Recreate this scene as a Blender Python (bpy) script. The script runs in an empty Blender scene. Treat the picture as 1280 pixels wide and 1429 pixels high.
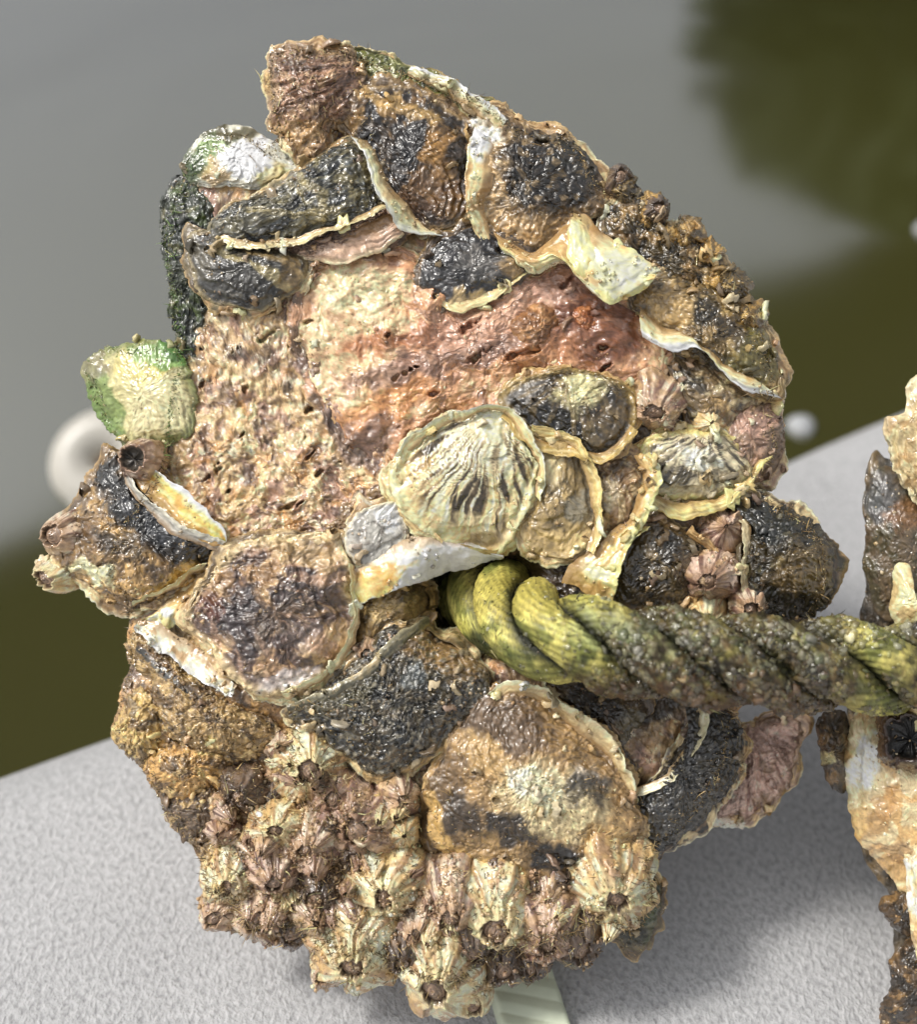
import bpy, math, random
import numpy as np
from mathutils import Vector, Matrix
from mathutils.bvhtree import BVHTree

random.seed(7); rng = np.random.default_rng(11)
SC = bpy.context.scene; COL = SC.collection
# ------------------------------------------------------------------ camera, sky, sun, exposure
PITCH = math.radians(42.0); D = 0.25; FPX = 640 / math.tan(math.radians(22.0))
LEDGE_Z = 0.0; CAM_H = 0.262; WATER_Z = -0.12
Fv = Vector((0, math.cos(PITCH), -math.sin(PITCH))); Rv = Vector((1, 0, 0)); Uv = Vector((0, math.sin(PITCH), math.cos(PITCH)))
CAMP = Vector((0, 0, CAM_H))
cd = bpy.data.cameras.new('camera'); cam = bpy.data.objects.new('camera', cd); COL.objects.link(cam)
cam.location = CAMP; cam.rotation_euler = (math.pi / 2 - PITCH, 0, 0)
cd.sensor_fit = 'HORIZONTAL'; cd.sensor_width = 36; cd.lens = 18 / math.tan(math.radians(22.0))
cd.clip_start = 0.01; cd.clip_end = 2000
cd.dof.use_dof = True; cd.dof.focus_distance = D - 0.006; cd.dof.aperture_fstop = 9.5
SC.camera = cam
SUN_EL, SUN_AZ = math.radians(56), math.radians(-92)          # azimuth from +Y towards +X
w = bpy.data.worlds.new('World'); SC.world = w; w.use_nodes = True
nt = w.node_tree; nt.nodes.clear()
sky = nt.nodes.new('ShaderNodeTexSky'); sky.sky_type = 'NISHITA'; sky.sun_disc = False
sky.sun_elevation = SUN_EL; sky.sun_rotation = SUN_AZ; sky.air_density = 1.0; sky.dust_density = 4.0; sky.ozone_density = 1.0
hs = nt.nodes.new('ShaderNodeHueSaturation'); hs.inputs['Saturation'].default_value = 0.16
bg = nt.nodes.new('ShaderNodeBackground'); bg.inputs[1].default_value = 0.10
wo = nt.nodes.new('ShaderNodeOutputWorld')
nt.links.new(sky.outputs[0], hs.inputs['Color']); nt.links.new(hs.outputs[0], bg.inputs[0]); nt.links.new(bg.outputs[0], wo.inputs[0])
sd = bpy.data.lights.new('sun', 'SUN'); sun = bpy.data.objects.new('sun', sd); COL.objects.link(sun)
sd.energy = 1.5; sd.angle = math.radians(10); sd.color = (1, .96, .9)
sdir = Vector((math.sin(SUN_AZ) * math.cos(SUN_EL), math.cos(SUN_AZ) * math.cos(SUN_EL), math.sin(SUN_EL)))
sun.rotation_euler = sdir.to_track_quat('Z', 'Y').to_euler()
SC.view_settings.view_transform = 'Standard'; SC.view_settings.look = 'None'; SC.view_settings.exposure = .78; SC.view_settings.gamma = 1
SC.cycles.max_bounces = 6

# ------------------------------------------------------------------ numpy noise
def _h(ix, iy, s):
    n = (ix.astype(np.int64) * 374761393 + iy.astype(np.int64) * 668265263 + s * 1442695041) & 0xffffffff
    n = ((n ^ (n >> 13)) * 1274126177) & 0xffffffff
    return ((n ^ (n >> 16)) & 0xffff) / 65535.0
def perlin(x, y, s=0):
    ix, iy = np.floor(x), np.floor(y); fx, fy = x - ix, y - iy
    u = fx * fx * fx * (fx * (fx * 6 - 15) + 10); v = fy * fy * fy * (fy * (fy * 6 - 15) + 10)
    def g(a, b):
        t = _h(ix + a, iy + b, s) * 2 * math.pi
        return np.cos(t) * (fx - a) + np.sin(t) * (fy - b)
    a, b, c, d = g(0, 0), g(1, 0), g(0, 1), g(1, 1)
    return 1.5 * ((a * (1 - u) + b * u) * (1 - v) + (c * (1 - u) + d * u) * v)
def fbm(x, y, s=0, o=4):
    r = 0; a = .5
    for i in range(o):
        r = r + a * perlin(x * 2 ** i + 13.7 * i, y * 2 ** i - 7.1 * i, s + i * 17); a *= .55
    return r
def ridged(x, y, s=0, o=3):
    r = 0; a = .6
    for i in range(o):
        r = r + a * (1 - 2 * np.abs(perlin(x * 2 ** i + 3.3 * i, y * 2 ** i, s + i * 31))); a *= .5
    return r
def worley(x, y, s=0):
    ix, iy = np.floor(x), np.floor(y); f1 = np.full(x.shape, 9.0); f2 = np.full(x.shape, 9.0); idn = np.zeros(x.shape)
    for a in (-1, 0, 1):
        for b in (-1, 0, 1):
            cx, cy = ix + a, iy + b; px = cx + _h(cx, cy, s); py = cy + _h(cx, cy, s + 7)
            dd = np.hypot(px - x, py - y); m = dd < f1
            f2 = np.where(m, f1, np.minimum(f2, dd)); idn = np.where(m, _h(cx, cy, s + 3), idn); f1 = np.where(m, dd, f1)
    return f1, f2, idn
def ss(a, b, x):
    t = np.clip((x - a) / (b - a), 0, 1); return t * t * (3 - 2 * t)
def lin(c):
    c = np.asarray(c, float) / 255.0
    return np.where(c <= .04045, c / 12.92, ((c + .055) / 1.055) ** 2.4)

# ------------------------------------------------------------------ pixel frame <-> space
K = D / FPX                                                     # metres per photo pixel in the focus plane
PXMM = K * 1000
def V3(px, py, zmm):                                            # position in the view-aligned frame of the cluster
    z = np.asarray(zmm, float) * .001
    f = K * (1 - z / D)
    return np.stack([(np.asarray(px, float) - 640) * f, (714.5 - np.asarray(py, float)) * f, z + 0 * f], -1)
VIEW = Matrix((( Rv.x, Uv.x, -Fv.x), (Rv.y, Uv.y, -Fv.y), (Rv.z, Uv.z, -Fv.z)))
ORIG = CAMP + Fv * D
def to_world(v): return ORIG + VIEW @ Vector(v)
def ray(px, py): return (Fv + Rv * ((px - 640) / FPX) + Uv * ((714.5 - py) / FPX))
def on_plane(px, py, z):
    r = ray(px, py); t = (z - CAMP.z) / r.z; return CAMP + r * t

# ------------------------------------------------------------------ materials
def nodes(name):
    m = bpy.data.materials.new(name); m.use_nodes = True
    t = m.node_tree; b = t.nodes['Principled BSDF']; return m, t, b
def organic(name, r0, r1, scale, dist, mott=.35, spec=.5, coat=0.0, sss=0.0, film=750, fdist=.00042):
    m, t, b = nodes(name); N, L = t.nodes.new, t.links.new
    at = N('ShaderNodeAttribute'); at.attribute_name = 'Col'
    tc = N('ShaderNodeTexCoord')
    n1 = N('ShaderNodeTexNoise'); n1.inputs['Scale'].default_value = scale * .45; n1.inputs['Detail'].default_value = 6; n1.inputs['Roughness'].default_value = .7
    n2 = N('ShaderNodeTexNoise'); n2.inputs['Scale'].default_value = scale; n2.inputs['Detail'].default_value = 5; n2.inputs['Roughness'].default_value = .65
    n3 = N('ShaderNodeTexNoise'); n3.inputs['Scale'].default_value = scale * .22; n3.inputs['Detail'].default_value = 4
    for n in (n1, n2, n3): L(tc.outputs['Object'], n.inputs['Vector'])
    mr = N('ShaderNodeMapRange'); mr.inputs[1].default_value = .3; mr.inputs[2].default_value = .7
    mr.inputs[3].default_value = 1 - mott; mr.inputs[4].default_value = 1 + mott; L(n1.outputs['Fac'], mr.inputs[0])
    mx = N('ShaderNodeVectorMath'); mx.operation = 'SCALE'; L(at.outputs['Color'], mx.inputs[0]); L(mr.outputs[0], mx.inputs['Scale'])
    L(mx.outputs[0], b.inputs['Base Color'])
    rr = N('ShaderNodeMapRange'); rr.inputs[1].default_value = .35; rr.inputs[2].default_value = .65
    rr.inputs[3].default_value = r0; rr.inputs[4].default_value = r1; L(n3.outputs['Fac'], rr.inputs[0]); L(rr.outputs[0], b.inputs['Roughness'])
    bp = N('ShaderNodeBump'); bp.inputs['Distance'].default_value = dist; bp.inputs['Strength'].default_value = 1
    L(n2.outputs['Fac'], bp.inputs['Height']); L(bp.outputs[0], b.inputs['Normal']); 
    nc = N('ShaderNodeTexNoise'); nc.inputs['Scale'].default_value = film; nc.inputs['Detail'].default_value = 2.5; nc.inputs['Roughness'].default_value = .55; L(tc.outputs['Object'], nc.inputs['Vector'])
    bc = N('ShaderNodeBump'); bc.inputs['Distance'].default_value = fdist; bc.inputs['Strength'].default_value = 1; L(nc.outputs['Fac'], bc.inputs['Height']); L(bc.outputs[0], b.inputs['Coat Normal'])
    b.inputs['Specular IOR Level'].default_value = spec
    b.inputs['Coat Weight'].default_value = coat; b.inputs['Coat Roughness'].default_value = .035; b.inputs['Coat IOR'].default_value = 1.55
    if sss:
        b.inputs['Subsurface Weight'].default_value = sss; b.inputs['Subsurface Radius'].default_value = (1, .6, .3); b.inputs['Subsurface Scale'].default_value = .0012
    return m
M_CRUST = organic('wet_crust', .22, .5, 1500, .00026, .4, .5, coat=.8)
M_SHELL = organic('wet_shell', .2, .5, 1300, .00018, .34, .5, coat=.8)
M_DARK = organic('dark_wet_shell', .16, .4, 1100, .00020, .4, .55, coat=1.0)
M_NACRE = organic('nacre', .14, .34, 800, .00009, .16, .6, coat=.5)
M_ROPE = organic('algae_rope', .3, .65, 1500, .00016, .35, .45)
M_BARN = organic('barnacle_plate', .22, .55, 1500, .00016, .3, .5, coat=.6)

# ------------------------------------------------------------------ meshes
def mesh(name, V, Q, C, mat):
    if C is not None:
        C = np.clip(C, 1e-4, 1); lu = (C @ np.array((.3, .6, .1)))[:, None]; C = np.clip((lu + (C - lu) * .94) * 1.38 * lu ** .31, 0, .7)
    me = bpy.data.meshes.new(name)
    V = np.asarray(V, np.float32); Q = np.asarray(Q, np.int32); k = Q.shape[1]
    me.vertices.add(len(V)); me.vertices.foreach_set('co', V.ravel())
    me.loops.add(Q.size); me.loops.foreach_set('vertex_index', Q.ravel())
    me.polygons.add(len(Q)); me.polygons.foreach_set('loop_start', np.arange(0, Q.size, k, dtype=np.int32))
    me.polygons.foreach_set('use_smooth', np.ones(len(Q), bool))
    me.update(calc_edges=True)
    if C is not None:
        a = me.color_attributes.new('Col', 'FLOAT_COLOR', 'POINT')
        a.data.foreach_set('color', np.concatenate([C, np.ones((len(C), 1))], 1).astype(np.float32).ravel())
    me.materials.append(mat); return me
def grid_quads(nr, nt, wrap=True):
    i = np.arange(nr - 1)[:, None]; j = np.arange(nt if wrap else nt - 1)[None, :]; j2 = (j + 1) % nt
    return np.stack([i * nt + j, (i + 1) * nt + j, (i + 1) * nt + j2, i * nt + j2], -1).reshape(-1, 4)
def tag(o, label=None, cat=None, group=None, kind=None):
    for k, v in (('label', label), ('category', cat), ('group', group), ('kind', kind)):
        if v: o[k] = v
    return o
def empty(name, loc, rot=None):
    o = bpy.data.objects.new(name, None); COL.objects.link(o); o.empty_display_size = .01
    o.matrix_world = Matrix.Translation(loc) @ (rot.to_4x4() if rot else Matrix.Identity(4)); return o
ROOT = {}
OUTLINES = []
SURF = []                                                       # (verts in view frame, quads, root) for scattering
def part(name, V, Q, C, mat, root, label=None, kind=None, surf=True, parent=None):
    V = np.asarray(V, float)
    if surf and root in ROOT and not root.name.startswith('rope'):
        q = V[:, :2] / K; x_, y_ = q[:, 0], q[:, 1]; w2 = 0 if name in ('barnacle', 'operculum') else 1
        V = V + np.stack([5.5 * perlin(x_ / 42, y_ / 42, 301) + w2 * (1.9 * perlin(x_ / 14, y_ / 14, 302) + .8 * perlin(x_ / 6, y_ / 6, 306)), 5.5 * perlin(x_ / 42, y_ / 42, 303) + w2 * (1.9 * perlin(x_ / 14, y_ / 14, 304) + .8 * perlin(x_ / 6, y_ / 6, 307)), 5 * perlin(x_ / 55, y_ / 55, 305)], -1) * K
    if surf and root in ROOT: SURF.append((V, np.asarray(Q), root, C))
    base = ROOT[root] if root in ROOT else np.zeros(3)
    P = V - base; c = (P.min(0) + P.max(0)) / 2
    o = bpy.data.objects.new(name, mesh(name, P - c, Q, C, mat)); COL.objects.link(o)
    if parent is not None:
        o.parent = parent; o.location = Vector(c - np.array(parent['_c'] if '_c' in parent.keys() else (0, 0, 0)))
    else:
        o.parent = root; o.location = Vector(c)
    o['_c'] = [float(q) for q in c]
    tag(o, label, kind=kind); return o

# ------------------------------------------------------------------ outlines
def closed(pts, n):                                             # Catmull-Rom through a closed outline, n points by arc length
    P = np.array(pts, float); m = len(P); t = np.linspace(0, m, m * 24, endpoint=False); i = t.astype(int); f = (t - i)[:, None]
    a, b, c, d = P[(i - 1) % m], P[i % m], P[(i + 1) % m], P[(i + 2) % m]
    S = .5 * (2 * b + (c - a) * f + (2 * a - 5 * b + 4 * c - d) * f ** 2 + (3 * b - a - 3 * c + d) * f ** 3)
    S2 = np.vstack([S, S[:1]]); L = np.r_[0, np.cumsum(np.hypot(*np.diff(S2, axis=0).T))]
    q = np.linspace(0, L[-1], n, endpoint=False)
    return np.stack([np.interp(q, L, S2[:, 0]), np.interp(q, L, S2[:, 1])], 1), L[-1]
def opened(pts, n):
    P = np.array(pts, float); m = len(P); P2 = np.vstack([2 * P[0] - P[1], P, 2 * P[-1] - P[-2]])
    t = np.linspace(0, m - 1, (m - 1) * 24 + 1); i = np.minimum(t.astype(int), m - 2); f = (t - i)[:, None]
    a, b, c, d = P2[i], P2[i + 1], P2[i + 2], P2[i + 3]
    S = .5 * (2 * b + (c - a) * f + (2 * a - 5 * b + 4 * c - d) * f ** 2 + (3 * b - a - 3 * c + d) * f ** 3)
    L = np.r_[0, np.cumsum(np.linalg.norm(np.diff(S[:, :2], axis=0), axis=1))]; q = np.linspace(0, L[-1], n)
    return np.stack([np.interp(q, L, S[:, k]) for k in range(S.shape[1])], 1)

# ------------------------------------------------------------------ albedo painting
def paint(layers, x, y, r=None, u=None, th=None, seed=0, fine=.16, keep=False):
    C = np.zeros(x.shape + (3,)) + .3
    wx = 14 * perlin(x / 26, y / 26, seed + 90) + 5 * perlin(x / 8, y / 8, seed + 91); wy = 14 * perlin(x / 26 + 40, y / 26, seed + 92) + 5 * perlin(x / 8, y / 8 + 9, seed + 93)
    if r is not None and not keep: layers = [l for l in layers if l[0] == 'b'] + [l for l in layers if l[0] == 'p'] + [l for l in layers if l[0] not in 'bp']
    if r is None: r = np.zeros(x.shape)
    if u is None: u = r
    for q, l in enumerate(layers):
        op, c = l[0], lin(l[1]); s = seed + q * 101
        if op == 'b': C[:] = c; continue
        if op == 'p':
            _, _, sc, thr, soft, k = l; m = ss(thr - soft, thr + soft, fbm((x + wx * .5) / sc, (y + wy * .5) / sc, s, 4)) * k
        elif op == 'o':
            _, _, ox, oy, rx, ry, ang, k = l; a = math.radians(ang); dx, dy = x + wx - ox, y + wy - oy
            e = np.hypot((dx * math.cos(a) + dy * math.sin(a)) / rx, (-dx * math.sin(a) + dy * math.cos(a)) / ry)
            m = (1 - ss(.65, 1.15, e + .25 * fbm(x / 14, y / 14, s, 3))) * k
        elif op == 'rim':
            _, _, a0, a1, k = l; m = ss(a0, a1, r + .05 * fbm(x / 22, y / 22, s, 3)) * k
        elif op == 'ring':
            _, _, n, k = l; ph = u * n + 1.1 * fbm(x / 45, y / 45, s, 3); m = ss(.1, .75, np.sin(ph * 6.283)) * k * (.6 + .8 * fbm(x / 20, y / 20, s + 5, 3))
        elif op == 'rib':
            _, _, n, k, u0, u1 = l; m = ss(.02, .3, perlin(th * n, u * 2.2, s) + .35 * perlin(th * n * 2.3, u * 4, s + 1)) * ss(u0 - .1, u0 + .05, u) * (1 - ss(u1 - .05, u1 + .1, u)) * k
        elif op == 'sp':
            _, _, sc, thr, k = l; f1, _, idn = worley(x / sc, y / sc, s); m = (f1 < .42 * idn + .1) * (idn > thr) * k
        elif op == 'l':
            _, _, pts, wd, k = l; P = opened([p + (0,) for p in pts], 60)[:, :2]
            dd = np.full(x.shape, 1e9)
            for p in P: dd = np.minimum(dd, np.hypot(x + wx * .3 - p[0], y + wy * .3 - p[1]))
            m = (1 - ss(wd * .5, wd, dd)) * k
        m = np.clip(m, 0, 1)[..., None]; C = C * (1 - m) + c * m
    f = 1 + fine * (2.6 * fbm(x / 9, y / 9, seed + 400, 3) + 1.4 * perlin(x / 3.1, y / 3.1, seed + 401) + 1.5 * fbm(x / 24, y / 24, seed + 402, 2))
    hot = (ss(.14, .4, fbm((x + wx) / 13, (y + wy) / 13, seed + 403, 3)) * fine * 1.3)[..., None]
    C = C * (1 - hot) + np.clip(C * 1.25 + lin((120, 104, 78)) * .6, 0, .8) * hot
    return C * np.clip(f, .3, 1.8)[..., None]

# ------------------------------------------------------------------ the crusted body of a cluster
BODY = [(378,82),(400,70),(440,68),(480,68),(530,88),(600,110),(665,134),(700,162),(745,186),(790,190),(822,228),(846,268),(885,268),(903,300),(940,326),(970,330),(995,370),(1036,405),(1056,445),(1072,480),(1082,545),(1080,585),(1086,630),(1066,670),(1085,705),(1118,724),(1146,750),(1156,792),(1144,846),(1105,900),(1030,990),(1010,1070),(985,1120),(950,1160),(908,1200),(912,1262),(888,1305),(840,1290),(790,1312),(730,1328),(672,1345),(640,1372),(600,1372),(555,1350),(510,1330),(466,1340),(448,1305),(400,1296),(345,1298),(322,1262),(288,1242),(274,1190),(233,1140),(208,1090),(190,1058),(153,1025),(162,985),(180,930),(178,878),(172,835),(150,800),(165,740),(200,690),(225,640),(235,560),(246,490),(242,440),(230,360),(229,310),(252,260),(258,228),(292,192),(335,186),(370,205),(388,185),(378,130)]
BC = np.array((610., 735.))
_b, _ = closed(BODY, 2400); _a = np.arctan2(_b[:, 1] - BC[1], _b[:, 0] - BC[0]); _o = np.argsort(_a); _a = _a[_o]; _rr = np.hypot(*(_b - BC).T)[_o]
def body_r(x, y):
    a = np.arctan2(y - BC[1], x - BC[0]); R = np.interp(a, _a, _rr, period=2 * math.pi); return np.hypot(x - BC[0], y - BC[1]) / R
BUMPS = [(645,835,62,60,-30),(300,620,90,170,1.5),(240,1020,80,60,3),(290,1110,60,45,3),(360,980,80,40,2.5),(220,1090,50,40,2),(1060,800,80,70,3),(1110,760,50,50,3),
         (870,210,60,60,2),(960,380,70,50,3),(420,140,60,70,3),(640,1290,180,50,3),(400,1180,80,70,2),(870,940,70,50,-9),(470,900,60,60,-3),(560,330,60,40,-2),(720,800,30,22,-12)]
def body_z(x, y):
    x = np.asarray(x, float); y = np.asarray(y, float)
    r = np.clip(body_r(x, y), 0, 1.25)
    z = 9 * (1 - r ** 2.6) - 2 + 1.6 * perlin(x / 150, y / 150, 5)
    for bx, by, rx, ry, h in BUMPS:
        z = z + h * np.exp(-(((x - bx) / rx) ** 2 + ((y - by) / ry) ** 2))
    return z
def pits(x, y, sc, s):                                          # elongated holes with a raised lip: (height mm, inside mask)
    f1, f2, idn = worley(x / sc + .35 * perlin(x / 40, y / 40, s + 9), (y + .5 * x) / (sc * .55), s); f1 = f1 + .10 * perlin(x / 7, y / 7, s + 1)
    on = idn > .66; rad = .07 + .3 * (idn - .66)
    return np.where(on, -2.4 * (1 - ss(rad * .6, rad * 1.3, f1)) + .35 * np.exp(-((f1 - rad * 1.9) / .09) ** 2), 0), on * (1 - ss(rad * .8, rad * 1.25, f1))
def crust_relief(x, y, s):
    f1, f2, _ = worley(x / 17 + perlin(x / 30, y / 30, s) * .5, y / 17, s + 2)
    return .9 * fbm(x / 60, y / 60, s, 4) + .55 * ridged(x / 20, y / 20, s + 1, 3) - .3 + .35 * (f2 - f1) + .28 * perlin(x / 5.5, y / 5.5, s + 3) + .15 * perlin(x / 3, y / 3, s + 4)

BODY_COL = [('b',(172,138,92)),('p',(202,172,124),60,.05,.1,.8),('p',(120,92,62),46,.16,.08,.75),
 ('o',(212,176,124),360,600,110,190,8,.85),('o',(210,172,126),440,640,90,70,0,.7),('p',(186,144,124),44,.08,.06,.75),('p',(212,156,92),50,.16,.06,.7),('p',(228,194,144),30,.16,.08,.7),('p',(118,88,68),26,.26,.05,.7),('l',(124,100,90),[(408,440),(422,500),(450,560),(480,620),(520,650)],16,.8),
 ('o',(176,132,66),280,1040,140,150,20,.85),('o',(196,150,80),250,1075,70,40,20,.8),('o',(104,84,62),240,1130,60,40,40,.7),('o',(196,160,90),200,1020,40,50,0,.7),('o',(112,88,64),330,1040,60,28,20,.65),('o',(170,160,140),270,990,50,18,10,.5),
 ('o',(186,142,112),520,1180,200,90,0,.7),('p',(88,66,52),30,.22,.1,.6),('o',(170,110,64),540,1100,60,26,10,.75),
 ('o',(64,74,40),250,400,42,150,0,.92),('o',(44,60,42),240,320,30,70,0,.9),('o',(82,92,44),560,95,130,26,15,.85),
 ('o',(82,68,38),940,360,130,60,38,.85),('o',(58,50,32),900,300,60,40,40,.8),('o',(70,58,38),1090,770,90,90,0,.9),('o',(60,56,34),1130,800,50,60,0,.9),('o',(120,98,70),960,800,70,60,0,.7),
 ('o',(52,42,28),880,960,120,60,0,.9),('o',(28,24,18),650,840,84,76,0,.97),('o',(40,40,28),930,1180,60,80,30,.9),('o',(62,78,40),890,1270,40,50,0,.85),  # near-black blob in the rope hole stands in for its deep shade
 ('o',(62,48,32),760,800,110,50,0,.9),('o',(70,54,36),560,880,90,50,0,.8),('o',(96,76,52),960,640,120,120,0,.75),('p',(60,50,40),22,.3,.07,.55),('p',(236,220,186),16,.3,.06,.55)]
def make_body():
    nr, nt = 250, 920
    a = np.linspace(-math.pi, math.pi, nt, endpoint=False); Ro = np.interp(a, _a, _rr, period=2 * math.pi)
    Ro = Ro + 5 * fbm(a * 30, a * 0, 3, 3) + 3 * perlin(a * 150, a * 0, 4)
    r = np.linspace(0, 1, nr); X = BC[0] + np.outer(r, Ro * np.cos(a)); Y = BC[1] + np.outer(r, Ro * np.sin(a))
    pm = ss(.2, .5, np.exp(-(((X - 350) / 130) ** 2 + ((Y - 600) / 190) ** 2)))
    ph, pin = pits(X, Y, 42, 8)
    Z = body_z(X, Y) + pm * (1.1 * ridged(X / 34, Y / 34, 61, 3) + .5 * fbm(X / 14, Y / 14, 62, 3)) + crust_relief(X, Y, 20) * ss(1.02, .9, r)[:, None] + ph * pm * 1.1
    C = paint(BODY_COL, X, Y, seed=50)
    Vs = [V3(X, Y, Z)]; Cs = [C]
    for f, dz in ((1.0, -1.5), (.985, -4), (.96, -9), (.9, -18), (.75, -27), (.45, -33), (.1, -35)):
        xx, yy = BC[0] + f * Ro * np.cos(a), BC[1] + f * Ro * np.sin(a)
        zz = (Z[-1] * ss(.4, 1, np.array(f)) + dz + 1.2 * perlin(xx / 30, yy / 30, 6))
        Vs.append(V3(xx, yy, zz)[None]); Cs.append(paint(BODY_COL, xx, yy, seed=51)[None])
    V = np.concatenate(Vs).reshape(-1, 3); C = np.concatenate(Cs).reshape(-1, 3)
    return V, grid_quads(nr + 7, nt), C

# ------------------------------------------------------------------ shell builder
def shell(root, outline, zo, dome, layers, mat, umbo=None, tilt=(0, 0), rim=0., rim0=.86, rings=(0, 0), ribs=(0, 0), rough=(.5, .3, .12), seed=1, jag=2.0, depth=9, cup=0., label=None, name='oyster_shell', frill=True, pit=0, prof=2.2, flat=None):
    if flat is None: OUTLINES.append(outline); zo *= .75; dome *= .9
    n0 = int(np.clip(closed(outline, 50)[1] / 2.6, 90, 420)); O, per = closed(outline, n0); c = O.mean(0)
    d = O - c; R = np.hypot(*d.T); s = np.linspace(0, 1, n0, endpoint=False) * per
    jn = 1.5 * jag * (fbm(s / 26, s * 0 + .5, seed, 3) + .5 * perlin(s / 6, s * 0, seed + 1)) + 7 * perlin(s / 70, s * 0, seed + 19); jn[-6:] *= np.linspace(1, 0, 6); jn[:6] *= np.linspace(0, 1, 6)
    O = c + d * (1 + jn / R)[:, None]
    nr = int(np.clip(R.max() / 2.3, 24, 110)); r = np.linspace(0, 1, nr) ** .9
    X = c[0] + r[:, None] * (O[:, 0] - c[0]); Y = c[1] + r[:, None] * (O[:, 1] - c[1])
    um = np.array(umbo if umbo else c, float); du = np.hypot(X - um[0], Y - um[1]); th = np.arctan2(Y - um[1], X - um[0])
    um_max = np.hypot(O[:, 0] - um[0], O[:, 1] - um[1]); ta = np.arctan2(O[:, 1] - um[1], O[:, 0] - um[0]); od = np.argsort(ta)
    u = du / np.maximum(np.interp(th, ta[od], um_max[od], period=2 * math.pi), 8) if umbo else r[:, None] + 0 * X
    rr = r[:, None] + 0 * X
    zb = body_z(X, Y) if flat is None else flat + 0 * X
    zc = body_z(c[0], c[1]) if flat is None else flat
    zbase = .55 * zb + .45 * zc
    sm = ss(1.0, .93, rr)
    Z = zbase + zo + tilt[0] * (X - c[0]) / 100 + tilt[1] * (Y - c[1]) / 100 + dome * (1 - rr ** prof) - cup * (1 - rr ** 2.5)
    Z += rim * ss(rim0, 1, rr) * (1 + .9 * perlin(s / 55, s * 0, seed + 9))[None]
    if rings[0]: Z += 1.5 * rings[1] * (np.abs(((u * rings[0] + .9 * fbm(X / 55, Y / 55, seed + 2, 3)) % 1) - .15) - .3) * (.4 + .6 * rr)
    if ribs[0]: Z += ribs[1] * perlin(th * ribs[0], u * 1.5, seed + 3) * ss(.1, .5, u)
    a, b, cc = rough[0] * 1.5, rough[1] * .8, rough[2] * 1.5
    sf = .45 if mat is M_NACRE else (.8 if mat is M_SHELL else 1); a, b, cc = a * sf, b * sf, cc * (.7 + .3 * sf)
    Z += .4 * sf * (np.abs((fbm(X / 50, Y / 50, seed + 21, 3) * 5) % 1 - .12) - .4)
    Z += a * fbm(X / 48, Y / 48, seed + 4, 4) + b * ridged(X / 17, Y / 17, seed + 5, 3) + cc * (perlin(X / 5, Y / 5, seed + 6) + .6 * perlin(X / 2.9, Y / 2.9, seed + 7))
    C = paint(layers, X, Y, rr, u, th, seed=seed * 13)
    if pit:
        ph, pin = pits(X, Y, pit, seed + 8); Z += ph * sm
    Vs, Cs = [V3(X, Y, Z)], [C]
    for f, dz in ((1.004, -.25), (.996, -.7), (.95, -1.6), (.88, -.35 * depth - 1), (.8, -depth)):
        xx, yy = c[0] + f * (O[:, 0] - c[0]), c[1] + f * (O[:, 1] - c[1]); Vs.append(V3(xx, yy, Z[-1] + dz)[None]); Cs.append((C[-1] * .9)[None])
    V = np.concatenate(Vs).reshape(-1, 3); C = np.concatenate(Cs).reshape(-1, 3)
    o = part(name, V, grid_quads(nr + 5, n0), C, mat, root, label)
    if flat is None and frill and name == 'oyster_shell':
        rg = np.random.default_rng(seed); ec = np.clip(np.median(C[(nr - 6) * n0:nr * n0], 0), 0, .7)
        srgb = lambda q: tuple(255 * (np.where(q <= .0031, q * 12.92, 1.055 * np.clip(q, 1e-5, 1) ** (1 / 2.4) - .055)))
        for k in range(4):
            t0 = (k + rg.uniform(-.15, .15)) / 4; ln = rg.uniform(.2, .34); ii = (np.linspace(t0, t0 + ln, 9) * n0).astype(int) % n0
            P_ = O[ii]; dr = (P_ - c) / np.hypot(*(P_ - c).T)[:, None]; w1 = rg.uniform(7, 20, 9) * np.sin(np.linspace(.25, 2.9, 9)); ins = 6
            zz = Z[-1][ii] - body_z(P_[:, 0], P_[:, 1])
            A_ = [(P_[q, 0] - dr[q, 0] * ins, P_[q, 1] - dr[q, 1] * ins, zz[q] - .7) for q in range(9)]
            B_ = [(P_[q, 0] + dr[q, 0] * w1[q], P_[q, 1] + dr[q, 1] * w1[q], min(zz[q] * .55, zz[q] - .4) + rg.uniform(-.5, .7)) for q in range(9)]
            tone = rg.choice(4)
            lip(root, A_, B_, [('b', srgb(ec)), ('p', ((226,200,146),(176,134,80),(96,76,54),(206,170,108))[tone], 24, .0, .12, .8), ('ring', ((176,136,82),(226,200,150),(140,110,70),(110,86,58))[tone], 3, .6), ('rim', ((240,226,186),(222,190,130),(196,160,100),(232,212,166))[tone], .72, 1, .6)], M_SHELL, parent=o, bulge=.5, ruf=(1.1, 24), lay=.4, seed=seed * 5 + k, jag=4.5, root_tan=False)
    return o

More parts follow.
